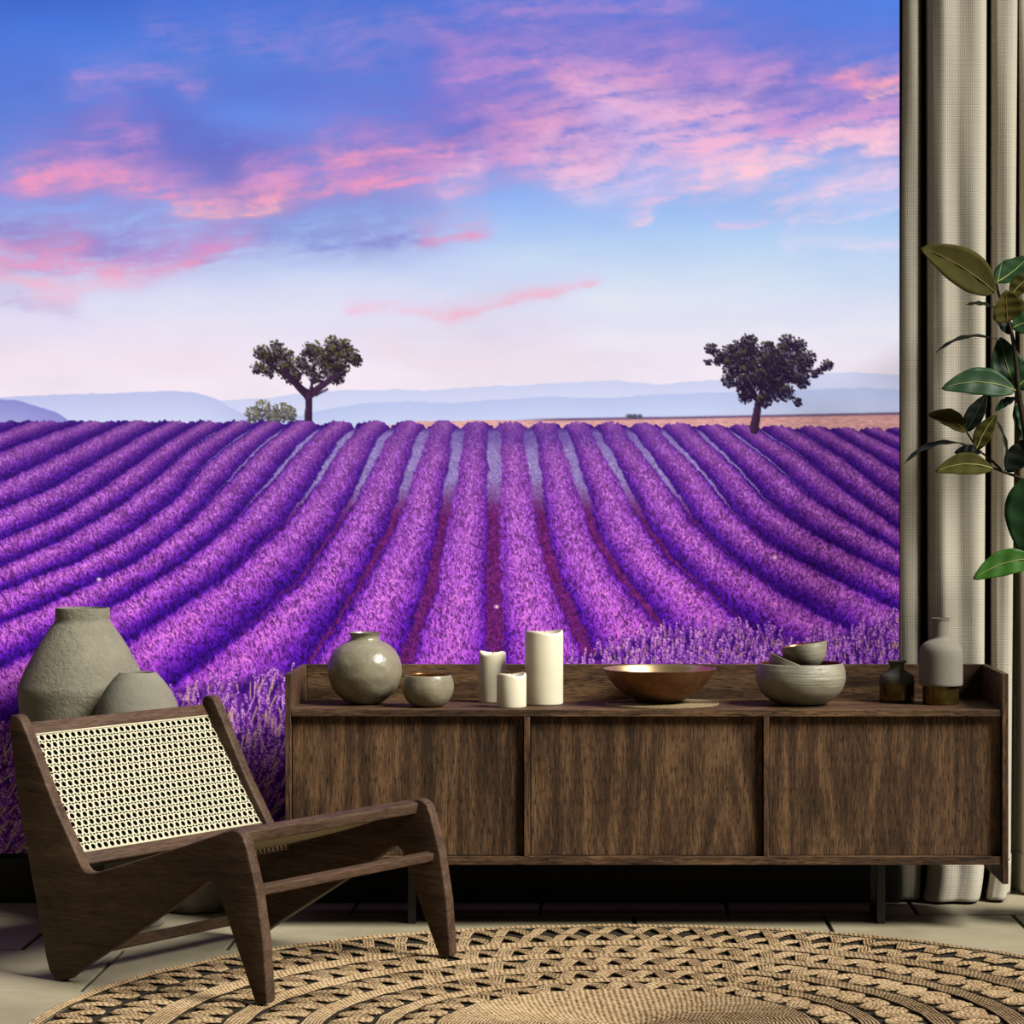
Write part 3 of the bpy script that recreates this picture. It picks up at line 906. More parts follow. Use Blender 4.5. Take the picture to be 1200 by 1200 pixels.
M_CERAMIC = glaze('taupe_glaze', (.185, .162, .106), .28, bstr=.6, bscale=24)
M_CERAMIC2 = glaze('taupe_ribbed_glaze', (.215, .195, .135), .36, bstr=.55, rings=True)
M_BROWNGLAZE = glaze('brown_gold_inner_glaze', (.20, .075, .018), .25, metal=.6)
M_COPPER = glaze('aged_copper', (.22, .105, .045), .42, bstr=.2, namp=.3, nscale=30, metal=.75)
M_COPPER_IN = glaze('polished_brass_inner', (.62, .45, .24), .3, bstr=.15, metal=.9)
M_BRASS = glaze('smoked_brass', (.16, .105, .028), .22, bstr=.05, metal=.9)
M_MATTE = plain('matte_taupe_clay', (.165, .148, .115), .8, spec=.2, nscale=30, namp=.06, bstr=.05, bscale=120)
M_MATTE_D = plain('matte_dark_clay', (.078, .069, .052), .75, spec=.25, nscale=30, namp=.08, bstr=.05, bscale=120)
def wax():
    m, nt, N, L, B = newmat('ivory_wax')
    mp = mapping(N, L, (1, 1, 1)); n = noise(N, L, mp, 14, 3, .5)
    r = ramp(N, [(.3, (.58, .53, .37)), (.7, (.64, .59, .43))]); L.new(n.outputs[0], r.inputs[0]); L.new(r.outputs[0], B.inputs['Base Color'])
    B.inputs['Roughness'].default_value = .5
    B.inputs['Subsurface Weight'].default_value = .25
    B.inputs['Subsurface Radius'].default_value = (.02, .012, .006)
    B.inputs['Subsurface Scale'].default_value = .6
    return m
M_WAX = wax()

def hand(seed, amp):
    ph = [random.uniform(0, 6.28) for _ in range(8)]
    def f(t, z, r):
        return r * (1 + amp * (math.sin(2 * t + ph[0] + 17 * z) * .5 + math.sin(3 * t + ph[1] - 31 * z) * .35 + math.sin(5 * t + ph[2] + 55 * z) * .3 + math.sin(7 * t + ph[3] - 80 * z) * .2))
    return f

def spot(px, Z):
    return ((px - VX) * Z / F, Z)

# round vase
x, y = spot(427.5, 6.68)
o = obj('round_vase', lathe([(0, 0)] + smooth_profile([(.028, 0), (.05, .008), (.078, .033), (.094, .066), (.0975, .089), (.094, .114), (.080, .140), (.060, .157), (.0425, .166), (.038, .173), (.0385, .180), (.0425, .187)]) + [(.0395, .1875), (.035, .178), (.034, .17), (.05, .15), (.07, .12), (.06, .05), (0, .02)], 72, hand(1, .014)), M_CERAMIC, None, loc=(x, y, SHELF), auto=50)
tag(o, 'round taupe glazed ceramic vase with a short narrow neck', 'vase')

def bowl(name, prof_out, thick, mat, mat_in, loc, rot=(0, 0, 0), n=64, wob=None, label=None, cat='bowl', rimmat=None):
    root = empty(name, loc); root.rotation_euler = rot
    po = [(0, prof_out[0][1])] + smooth_profile(prof_out)
    outer = lathe(po + [(po[-1][0] - thick * .5, po[-1][1] + thick * .3)], n, wob)
    obj('outer_wall', outer, mat, root, auto=60)
    last = po[-1]
    pin = [(last[0] - thick * .5, last[1] + thick * .3)] + [(max(r - thick, 0.0), max(z, prof_out[0][1] + thick)) for r, z in reversed(po[2:-1])]
    pin = [p for p in pin if p[0] > .004] + [(0, prof_out[0][1] + thick)]
    obj('inner_glaze', lathe(pin, n, wob), mat_in, root, auto=60)
    if label: tag(root, label, cat)
    return root

x, y = spot(501.5, 6.6)
bowl('small_bowl', [(.026, 0), (.045, .007), (.060, .026), (.0665, .048), (.064, .068), (.0595, .081)], .004, M_CERAMIC, M_BROWNGLAZE, (x, y, SHELF), wob=hand(2, .014), label='small rounded taupe bowl with brown glazed inside beside the round vase')

def candle(px, Z, r, h, label, ph):
    x, y = spot(px, Z)
    root = empty('pillar_candle', (x, y, SHELF))
    def wv(t, z, rr):
        if z > h - .012:
            return (rr, z + .0035 * math.sin(2 * t + ph) * (rr / r) + .0015 * math.sin(3 * t + ph * 2) * (rr / r))
        return rr
    b = lathe([(0, 0), (r - .003, 0), (r - .0008, .0012), (r, .004), (r, h - .006), (r - .001, h - .002), (r - .0045, h), (r - .007, h - .003), (r - .012, h - .009), (r * .4, h - .0115), (0, h - .0116)], 48, wv)
    obj('wax_body', b, M_WAX, root, auto=60)
    t = bmesh.new(); tube(t, [(0, 0, h - .0125), (.0004, 0, h - .006), (.0014, 0, h + .001)], .0011, 6)
    obj('wick', t, M_NEAR_BLACK, root)
    tag(root, label, 'candle', 'ivory pillar candles on the sideboard')
candle(637.5, 6.68, .0500, .190, 'tallest thick ivory pillar candle on the sideboard', .6)
candle(577.0, 6.74, .0355, .132, 'slim mid-height ivory pillar candle standing behind the shortest candle', 2.2)
candle(599.5, 6.58, .0380, .086, 'shortest ivory pillar candle in front of the slim one', .4)

# straw mat and copper bowl
x, y = spot(776, 6.672)
root = empty('straw_mat', (x, y, SHELF))
tag(root, 'thin round woven straw mat under the copper bowl', 'mat')
M_STRAW = plain('straw', (.16, .115, .06), .8, spec=.2, nscale=160, namp=.4)
b = bmesh.new()
for i in range(20):
    r = .006 + i * .0072
    if r > .147: break
    nn = max(16, int(r * 700))
    tube(b, [(r * math.cos(2 * math.pi * q / nn), r * math.sin(2 * math.pi * q / nn), .0022 + .0006 * (q % 2)) for q in range(nn)], .0036 if False else .0022, 5, closed=True)
obj('woven_coil', b, M_STRAW, root)
obj('backing', lathe([(0, .0006), (.148, .0006), (.148, .002), (0, .002)], 48), M_STRAW, root)
x, y = spot(773, 6.676)
bowl('copper_bowl', [(.040, 0), (.062, .006), (.098, .026), (.130, .058), (.149, .088)], .003, M_COPPER, M_COPPER_IN, (x, y, SHELF + .0052), wob=hand(5, .006), n=80, label='wide shallow aged copper bowl on a straw mat')

# large bowl with two small bowls lying in it
LB = [(.040, 0), (.072, .008), (.102, .033), (.1155, .062), (.115, .088), (.109, .108)]
x, y = spot(938.5, 6.66)
bowl('large_bowl', LB, .0045, M_CERAMIC2, M_BROWNGLAZE, (x, y, SHELF), wob=hand(6, .009), n=80, label='large taupe ribbed ceramic bowl holding two tilted smaller bowls')
SB = [(.020, 0), (.034, .005), (.049, .020), (.0575, .042), (.0600, .062)]
SB2 = [(.022, 0), (.038, .005), (.054, .019), (.0635, .040), (.0660, .060)]
x2, y2 = spot(942, 6.655)
bowl('nested_bowl', SB, .003, M_CERAMIC2, M_BROWNGLAZE, (x2 + .010, y2, SHELF + .0965), rot=(math.radians(-2), math.radians(-9), 0), wob=hand(7, .008), label='upper small taupe bowl lying tilted on top inside the large bowl')
x3, y3 = spot(930.5, 6.66)
bowl('nested_bowl', SB2, .003, M_CERAMIC2, M_BROWNGLAZE, (x3 - .0225, y3, SHELF + .055), rot=(0, math.radians(22), 0), wob=hand(8, .006), label='lower small taupe bowl tilted the other way inside the large bowl')

# two bottles with brass feet
def bottle(name, px, Z, upper, lower, mu, ml, label):
    x, y = spot(px, Z)
    root = empty(name, (x, y, SHELF))
    obj('clay_body', lathe(upper, 56), mu, root, auto=40)
    obj('brass_base', lathe(lower, 56), ml, root, auto=40)
    tag(root, label, 'bottle')
bottle('tall_bottle', 1102.5, 6.68,
       [(0, .0495), (.0555, .0495), (.057, .052)] + smooth_profile([(.057, .056), (.057, .10), (.0568, .130), (.054, .146), (.046, .158), (.034, .166), (.0245, .171), (.0215, .177), (.0212, .19), (.0213, .212), (.0225, .220)]) + [(.0245, .2225), (.0243, .225), (.021, .225), (.019, .21), (.018, .18), (.03, .15), (0, .1)],
       [(0, 0), (.044, 0)] + smooth_profile([(.0462, .002), (.047, .006), (.0472, .02), (.0472, .0493)]), M_MATTE, M_BRASS, 'tall matte taupe bottle with a brass foot')
bottle('short_bottle', 1051, 6.75,
       [(0, .0485), (.0462, .0485)] + smooth_profile([(.0465, .052), (.0460, .062), (.041, .072), (.028, .080), (.0195, .087), (.0180, .093), (.0205, .101), (.0255, .106)]) + [(.0262, .1085), (.022, .1085), (.016, .1), (.015, .09), (.02, .08), (0, .06)],
       [(0, 0), (.042, 0)] + smooth_profile([(.045, .002), (.0462, .007), (.0465, .02), (.0465, .0483)]), M_MATTE_D, M_BRASS, 'squat dark clay bottle with flared lip and brass base')

# ------------------------------------------------------------------ floor vases
def stone(name, col, bstr):
    m, nt, N, L, B = newmat(name)
    mp = mapping(N, L, (1, 1, 1))
    n1 = noise(N, L, mp, 7, 6, .65)
    n2 = noise(N, L, mp, 70, 5, .7)
    r = ramp(N, [(.3, tuple(c * .74 for c in col)), (.55, col), (.75, tuple(c * 1.22 for c in col))])
    L.new(n1.outputs[0], r.inputs[0]); L.new(r.outputs[0], B.inputs['Base Color'])
    B.inputs['Roughness'].default_value = .9
    B.inputs['Specular IOR Level'].default_value = .15
    bump(N, L, n2.outputs[0], B, bstr, .006)
    return m
M_STONE = stone('rough_grey_clay', (.180, .162, .116), 1.0)
M_STONE2 = stone('smooth_grey_clay', (.175, .161, .120), .35)
x, y = spot(96.7, 6.79)
k = 6.79 / F
big = [(0, 0), (.085, 0)] + smooth_profile([(.092, .004), (.105, .05), (.125, .18), (.145, .35), (.160, .50), (.1695, .585)]) + smooth_profile([(.169, .6), (.150, .645), (.118, .706), (.088, .752), (.0735, .772), (.0715, .785)]) + [(.0715, .806), (.0705, .8095), (.0665, .8095), (.065, .80), (.062, .77), (.10, .70), (.13, .6), (.08, .1), (0, .08)]
o = obj('floor_vase', lathe(big, 72, hand(9, .004)), M_STONE, None, loc=(x, y, 0), auto=40)
tag(o, 'tall rough grey clay floor vase with broad shoulders and a short wide neck', 'vase')
x, y = spot(161.3, 6.60)
sm = [(0, 0), (.064, 0)] + smooth_profile([(.068, .004), (.078, .08), (.092, .25), (.106, .40), (.1115, .49), (.109, .535), (.098, .577), (.080, .612), (.060, .638), (.0475, .6505)]) + [(.046, .652), (.043, .651), (.042, .645), (.07, .61), (.09, .5), (.06, .1), (0, .05)]
o = obj('floor_vase', lathe(sm, 64), M_STONE2, None, loc=(x, y, 0), auto=40)
tag(o, 'smaller smooth grey vase with a narrow mouth behind the chair', 'vase')
x, y = spot(230, 6.84)
pt = [(0, 0), (.074, 0)] + smooth_profile([(.080, .004), (.095, .04), (.112, .14), (.118, .24), (.112, .33), (.098, .385)]) + [(.096, .39), (.09, .39), (.09, .38), (.1, .3), (.08, .06), (0, .04)]
o = obj('floor_pot', lathe(pt, 56), M_STONE, None, loc=(x, y, 0), auto=40)
tag(o, 'low grey clay pot on the floor, mostly hidden behind the chair seat', 'pot')

# ------------------------------------------------------------------ lounge chair
CANE_P = .0200
def cane_sheet(corner, eu, ev, lu, lv, mat, name, parent, pitch=CANE_P, thick=.0018):
    """woven cane: a lattice of cells with round eyes; corner + eu*[0,lu] + ev*[0,lv]"""
    V, Fc = [], []
    cols = int(lu / pitch); rows = int(lv / pitch)
    pu, pv = lu / cols, lv / rows
    for r in range(rows):
        for c in range(-1 if r % 2 else 0, cols):
            u0 = c * pu + (pu / 2 if r % 2 else 0); v0 = r * pv
            u1 = u0 + pu
            clip0, clip1 = max(u0, 0), min(u1, lu)
            if clip1 - clip0 < pu * .3: continue
            cu, cv = (u0 + u1) / 2, v0 + pv / 2
            ch = .0026
            out, inn = [], []
            n = 24
            for i in range(n):
                t = 2 * math.pi * (i + .5) / n
                dx, dy = math.cos(t), math.sin(t)
                s = 1 / max(abs(dx), abs(dy))
                ox, oy = dx * s * pu / 2, dy * s * pv / 2
                # notches where neighbouring cells meet give the little dark dots
                if abs(abs(ox) - pu / 2) < 1e-6 and abs(oy) > pv * .36: ox -= math.copysign(.0016, ox)
                if abs(abs(oy) - pv / 2) < 1e-6 and (abs(ox) > pu * .36 or abs(ox) < pu * .09): oy -= math.copysign(.0018, oy)
                out.append((min(max(cu + ox, 0), lu), min(max(cv + oy, 0), lv)))
                inn.append((min(max(cu + dx * pu * .345, 0), lu), min(max(cv + dy * pv * .335, 0), lv)))
            b = len(V)
            for a_, b_ in out: V.append(corner + eu * a_ + ev * b_)
            for a_, b_ in inn: V.append(corner + eu * a_ + ev * b_)
            for i in range(n):
                j = (i + 1) % n
                Fc.append((b + i, b + j, b + n + j, b + n + i))
    o = obj(name, (V, Fc), mat, parent, smooth=False)
    sd = o.modifiers.new('thickness', 'SOLIDIFY'); sd.thickness = thick; sd.offset = 0
    return o

def build_chair():
    # near front foot; u points forward, v across to the far side panel
    u = Vector((.83981, -.54288, 0)); v = Vector((.54288, .83981, 0)); z = Vector((0, 0, 1))
    P1 = Vector((-.7522, 5.5172, 0.0))
    ang = math.atan2(u.y, u.x)
    T, W = .030, .662
    OUT = [(-.757, .584), (-.726, .397), (-.680, .221), (-.637, .050), (-.627, .022), (-.612, .005), (-.595, .0), (-.570, .008), (-.539, .030), (-.392, .116), (-.264, .192), (-.165, .255), (-.148, .265), (-.134, .266), (-.121, .256), (-.109, .230), (-.048, .096), (-.012, .0175), (-.003, .0145), (.014, .0145), (.022, .019), (.0235, .03), (.013, .15), (-.007, .26), (-.035, .35), (-.045, .371), (-.057, .381), (-.073, .3845), (-.10, .377), (-.129, .3665), (-.254, .326), (-.361, .294), (-.446, .268), (-.483, .2575), (-.500, .2555), (-.513, .258), (-.525, .268), (-.552, .311), (-.610, .400), (-.664, .499), (-.712, .585), (-.722, .597), (-.735, .6025), (-.749, .600)]
    root = empty('lounge_chair', P1, ang)
    # in the root's frame: x = u, y = v, z up
    tag(root, 'low brown teak lounge chair with angular side panels and a cane back', 'chair')
    def panel(y0, y1):
        bm = bmesh.new()
        A = [bm.verts.new((s_, y0, z_)) for s_, z_ in OUT]
        B_ = [bm.verts.new((s_, y1, z_)) for s_, z_ in OUT]
        fa = bm.faces.new(A); fb = bm.faces.new(list(reversed(B_)))
        n = len(OUT)
        for i in range(n):
            bm.faces.new((A[i], B_[i], B_[(i + 1) % n], A[(i + 1) % n]))
        bmesh.ops.recalc_face_normals(bm, faces=bm.faces)
        es = [e for e in bm.edges if (e.verts[0] in A) == (e.verts[1] in A)]
        bmesh.ops.bevel(bm, geom=es, offset=.0045, segments=3, affect='EDGES', profile=.5)
        bmesh.ops.triangulate(bm, faces=[f_ for f_ in bm.faces if len(f_.verts) > 6])
        return obj('side_panel', bm, M_TEAK, root, auto=35)
    panel(0, T); panel(W, W + T)
    d = Vector((-.563, 0, .826)).normalized()          # up the backrest
    nrm = Vector((d.z, 0, -d.x))                        # towards the sitter
    def rail(c, hh, dd, ax, name, mat=M_TEAKY, y0=T - .004, y1=W + .004, bev=.004):
        """box centred on c=(s,z), size hh along ax, dd across"""
        ax = ax.normalized(); nn = Vector((ax.z, 0, -ax.x))
        Mx = Matrix(((nn.x, 0, ax.x, c[0]), (0, 1, 0, 0), (nn.z, 0, ax.z, c[1]), (0, 0, 0, 1)))
        b = boxb(-dd / 2, dd / 2, y0, y1, -hh / 2, hh / 2, bev=bev, M=Mx, seg=3)
        return obj(name, b, mat, root, auto=40)
    bot = Vector((-.560, 0, .293)); top = Vector((-.736, 0, .551))
    Lb = (top - bot).length
    d = (top - bot).normalized(); nrm = Vector((d.z, 0, -d.x))
    ct = top + d * .017 - nrm * .009
    rail((ct.x, ct.z), .034, .024, d, 'back_top_rail')
    cb = bot - d * .016 - nrm * .009
    rail((cb.x, cb.z), .032, .024, d, 'back_bottom_rail')
    cane_sheet(Vector((bot.x, T, bot.z)) - nrm * .001, Vector((0, 1, 0)), d, W - T, Lb, M_CANE, 'back_cane', root)['label'] = 'pale woven cane panel'
    # slim cane bead around the panel and an added dark sheet to blacken its eyes
    b = bmesh.new()
    for e0, e1 in ((bot, bot), (top, top)):
        tube(b, [(e0.x, T, e0.z), (e0.x, W, e0.z)], .0028, 8)
    obj('cane_beading', b, M_CANE, root)
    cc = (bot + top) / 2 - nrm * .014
    rail((cc.x, cc.z), Lb, .004, d, 'added_dark_sheet', M_NEAR_BLACK, T, W, bev=0)
    # seat
    sf = Vector((-.100, 0, .357)); sb = Vector((-.470, 0, .249))
    rail((-.088, .364), .028, .030, Vector((.26, 0, 1)), 'seat_front_rail')
    ds = (sf - sb).normalized(); ns = Vector((-ds.z, 0, ds.x))
    c2 = sb - ds * .012 - ns * .004
    rail((c2.x, c2.z), .024, .026, ds, 'seat_back_rail')
    b = bmesh.new()
    ns_ = 40
    for i in range(ns_):                                 # strands from front to back rail, laced over by cross strands
        yy = T + .006 + (W - T - .012) * i / (ns_ - 1)
        tube(b, [(sb.x, yy, sb.z), ((sb.x + sf.x) / 2, yy, (sb.z + sf.z) / 2 - .004), (sf.x, yy, sf.z)], .0036, 6)
    for i in range(1, 14):
        q_ = sb + (sf - sb) * (i / 14)
        tube(b, [(q_.x, T, q_.z + .004), (q_.x, W, q_.z + .004)], .0028, 6)
    obj('seat_cane', b, M_CANE, root)['label'] = 'pale woven cane seat'
    # lower stretchers
    rail((-.036, .250), .021, .024, Vector((.2, 0, 1)), 'stretcher')
    rail((-.600, .056), .026, .024, Vector((-.2, 0, 1)), 'stretcher')
build_chair()

# ------------------------------------------------------------------ rug
def jute():
    m, nt, N, L, B = newmat('jute_rope')
    uv = N.new('ShaderNodeUVMap')
    mp = N.new('ShaderNodeMapping'); mp.inputs['Scale'].default_value = (1, 1, 1)
    L.new(uv.outputs[0], mp.inputs[0])
    wv = N.new('ShaderNodeTexWave'); wv.wave_type = 'BANDS'; wv.bands_direction = 'DIAGONAL'
    wv.inputs['Scale'].default_value = 1.0; wv.inputs['Distortion'].default_value = 1.5; wv.inputs['Detail'].default_value = 2
    L.new(mp.outputs[0], wv.inputs['Vector'])
    tc = mapping(N, L, (1, 1, 1))
    n1 = noise(N, L, tc, 75, 4, .75)
    n2 = noise(N, L, tc, 3.5, 3, .5)
    ad = N.new('ShaderNodeMath'); ad.operation = 'MULTIPLY_ADD'
    L.new(wv.outputs[1], ad.inputs[0]); ad.inputs[1].default_value = .3
    L.new(n1.outputs[0], ad.inputs[2])
    ad2 = N.new('ShaderNodeMath'); ad2.operation = 'MULTIPLY_ADD'
    L.new(n2.outputs[0], ad2.inputs[0]); ad2.inputs[1].default_value = .3; L.new(ad.outputs[0], ad2.inputs[2])
    r = ramp(N, [(.48, (.065, .033, .013)), (.72, (.205, .118, .050)), (.95, (.36, .235, .112)), (1.2, (.50, .36, .20))])
    mu = N.new('ShaderNodeMath'); mu.operation = 'MULTIPLY'; mu.inputs[1].default_value = .8
    L.new(ad2.outputs[0], mu.inputs[0])
    r2 = ramp(N, [(.36, (.024, .011, .005)), (.48, (.100, .056, .023)), (.62, (.235, .150, .072)), (.80, (.40, .30, .175))])
    N.remove(r)
    L.new(mu.outputs[0], r2.inputs[0]); L.new(r2.outputs[0], B.inputs['Base Color'])
    B.inputs['Roughness'].default_value = .85
    B.inputs['Specular IOR Level'].default_value = .15
    bump(N, L, n1.outputs[0], B, .5, .004)
    return m
M_JUTE = jute()

def rope_mesh(paths, rad, sides=6, flat=.72):
    """closed ropes as one mesh with UVs (u along, v around). paths: list of (n,3) arrays"""
    Vs, Qs, UVs = [], [], []
    base = 0
    for p in paths:
        n = len(p)
        d = np.roll(p, -1, 0) - np.roll(p, 1, 0)
        d /= np.linalg.norm(d, axis=1)[:, None]
        a = np.stack([d[:, 1], -d[:, 0], np.zeros(n)], 1); a /= np.linalg.norm(a, axis=1)[:, None]
        seg = np.linalg.norm(np.roll(p, -1, 0) - p, axis=1)
        ul = np.concatenate([[0], np.cumsum(seg)])
        k = np.arange(sides) * 2 * np.pi / sides + np.pi / sides
        ring = p[:, None, :] + a[:, None, :] * (rad * np.cos(k))[None, :, None]
        ring = ring + np.array([0, 0, 1.0])[None, None, :] * (rad * flat * np.sin(k))[None, :, None]
        Vs.append(ring.reshape(-1, 3))
        i = np.arange(n)[:, None]; j = np.arange(sides)[None, :]
        i2 = (i + 1) % n; j2 = (j + 1) % sides
        q = np.stack([i * sides + j, i * sides + j2, i2 * sides + j2, i2 * sides + j], -1).reshape(-1, 4) + base
        Qs.append(q)
        U0 = np.broadcast_to(ul[:-1][:, None], (n, sides)); U1 = np.broadcast_to(ul[1:][:, None], (n, sides))
        V0 = np.broadcast_to(np.arange(sides)[None, :] / sides, (n, sides)); V1 = V0 + 1.0 / sides
        ks = 48.0
        UVs.append(np.stack([np.stack([U0 * ks, V0 * .8], -1), np.stack([U0 * ks, V1 * .8], -1), np.stack([U1 * ks, V1 * .8], -1), np.stack([U1 * ks, V0 * .8], -1)], 2).reshape(-1, 2))
        base += n * sides
    return np.concatenate(Vs), np.concatenate(Qs), np.concatenate(UVs)

def rope_obj(name, paths, rad, parent, sides=6, flat=.72):
    co, q, uv = rope_mesh(paths, rad, sides, flat)
    me = bpy.data.meshes.new(name)
    me.vertices.add(len(co)); me.vertices.foreach_set('co', co.astype(np.float32).ravel())
    me.loops.add(len(q) * 4); me.loops.foreach_set('vertex_index', q.astype(np.int32).ravel())
    me.polygons.add(len(q)); me.polygons.foreach_set('loop_start', np.arange(0, len(q) * 4, 4, dtype=np.int32))
    me.update(calc_edges=True)
    l = me.uv_layers.new(name='UVMap'); l.data.foreach_set('uv', uv.astype(np.float32).ravel())
    me.polygons.foreach_set('use_smooth', [True] * len(q))
    me.materials.append(M_JUTE)
    o = bpy.data.objects.new(name, me); COL.objects.link(o); o.parent = parent
    return o

def build_rug():
    root = empty('round_rug', (.0403, 5.3118, 0))
    tag(root, 'large round braided jute rug with rings of openwork', 'rug')
    rp = .0037; zc = .0072
    def ring(r, wob=.0012):
        n = max(24, int(2 * math.pi * r / .018))
        t = np.arange(n) * 2 * np.pi / n
        rr = r + wob * np.sin(t * 13 + r * 50) + wob * .6 * np.sin(t * 29 + r * 91)
        return np.stack([rr * np.cos(t), rr * np.sin(t), zc + .0008 * np.sin(t * 37 + r * 70)], 1)
    def zig(r0, r1, phase, strands, nw):
        out = []
        n = nw * 10
        t = np.arange(n) * 2 * np.pi / n
        ph = t * nw + phase
        tri = 2 / np.pi * np.arcsin(np.sin(ph) * .985)
        wig = .22 * np.sin(t * 17 + phase) + .16 * np.sin(t * 41) + .12 * np.sin(t * 73 + phase)
        for s_ in range(strands):
            o_ = (s_ - (strands - 1) / 2) * rp * 1.85
            # shift strands sideways so the openings stay clear
            tri2 = 2 / np.pi * np.arcsin(np.sin(ph + wig + o_ / ((r0 + r1) / 2) * nw * 1.15) * .985)
            rr = (r0 + r1) / 2 + tri2 * (r1 - r0) / 2
            out.append(np.stack([rr * np.cos(t), rr * np.sin(t), zc + .002 * np.sin(ph * 2 + s_)], 1))
        return out
    st = .0080
    rope_obj('centre_coil', [ring(r) for r in np.arange(.012, .400, st)], rp, root)
    bands = [(.492, .530), (.640, .680), (.800, .842), (.962, 1.010)]
    for a, b in bands:
        rope_obj('woven_band', [ring(r) for r in np.arange(a, b + .001, st)], rp, root)
    opens = [(.404, .488), (.536, .634), (.686, .794), (.848, .956)]
    for i, (a, b) in enumerate(opens):
        nw = int(round(2 * math.pi * (a + b) / 2 / .086))
        rope_obj('openwork_ring', zig(a + .002, b - .002, i * 1.3, 5, nw), rp * 1.12, root)
    nw = int(round(2 * math.pi * 1.12 / .086))
    rope_obj('openwork_ring', zig(1.016, 1.117, .4, 4, nw) + zig(1.121, 1.223, .4 + math.pi, 4, nw), rp * 1.1, root)
    rope_obj('rim_braid', [ring(1.229), ring(1.237), ring(1.245)], rp, root)
    obj('shade_disc', lathe([(0, .001), (1.225, .001), (1.225, .0028), (0, .0028)], 96), plain('painted_shade', (.024, .020, .015), .95, spec=.05, nscale=80, namp=.3), root, smooth=False)  # dark disc added so the openwork holes look shaded
build_rug()

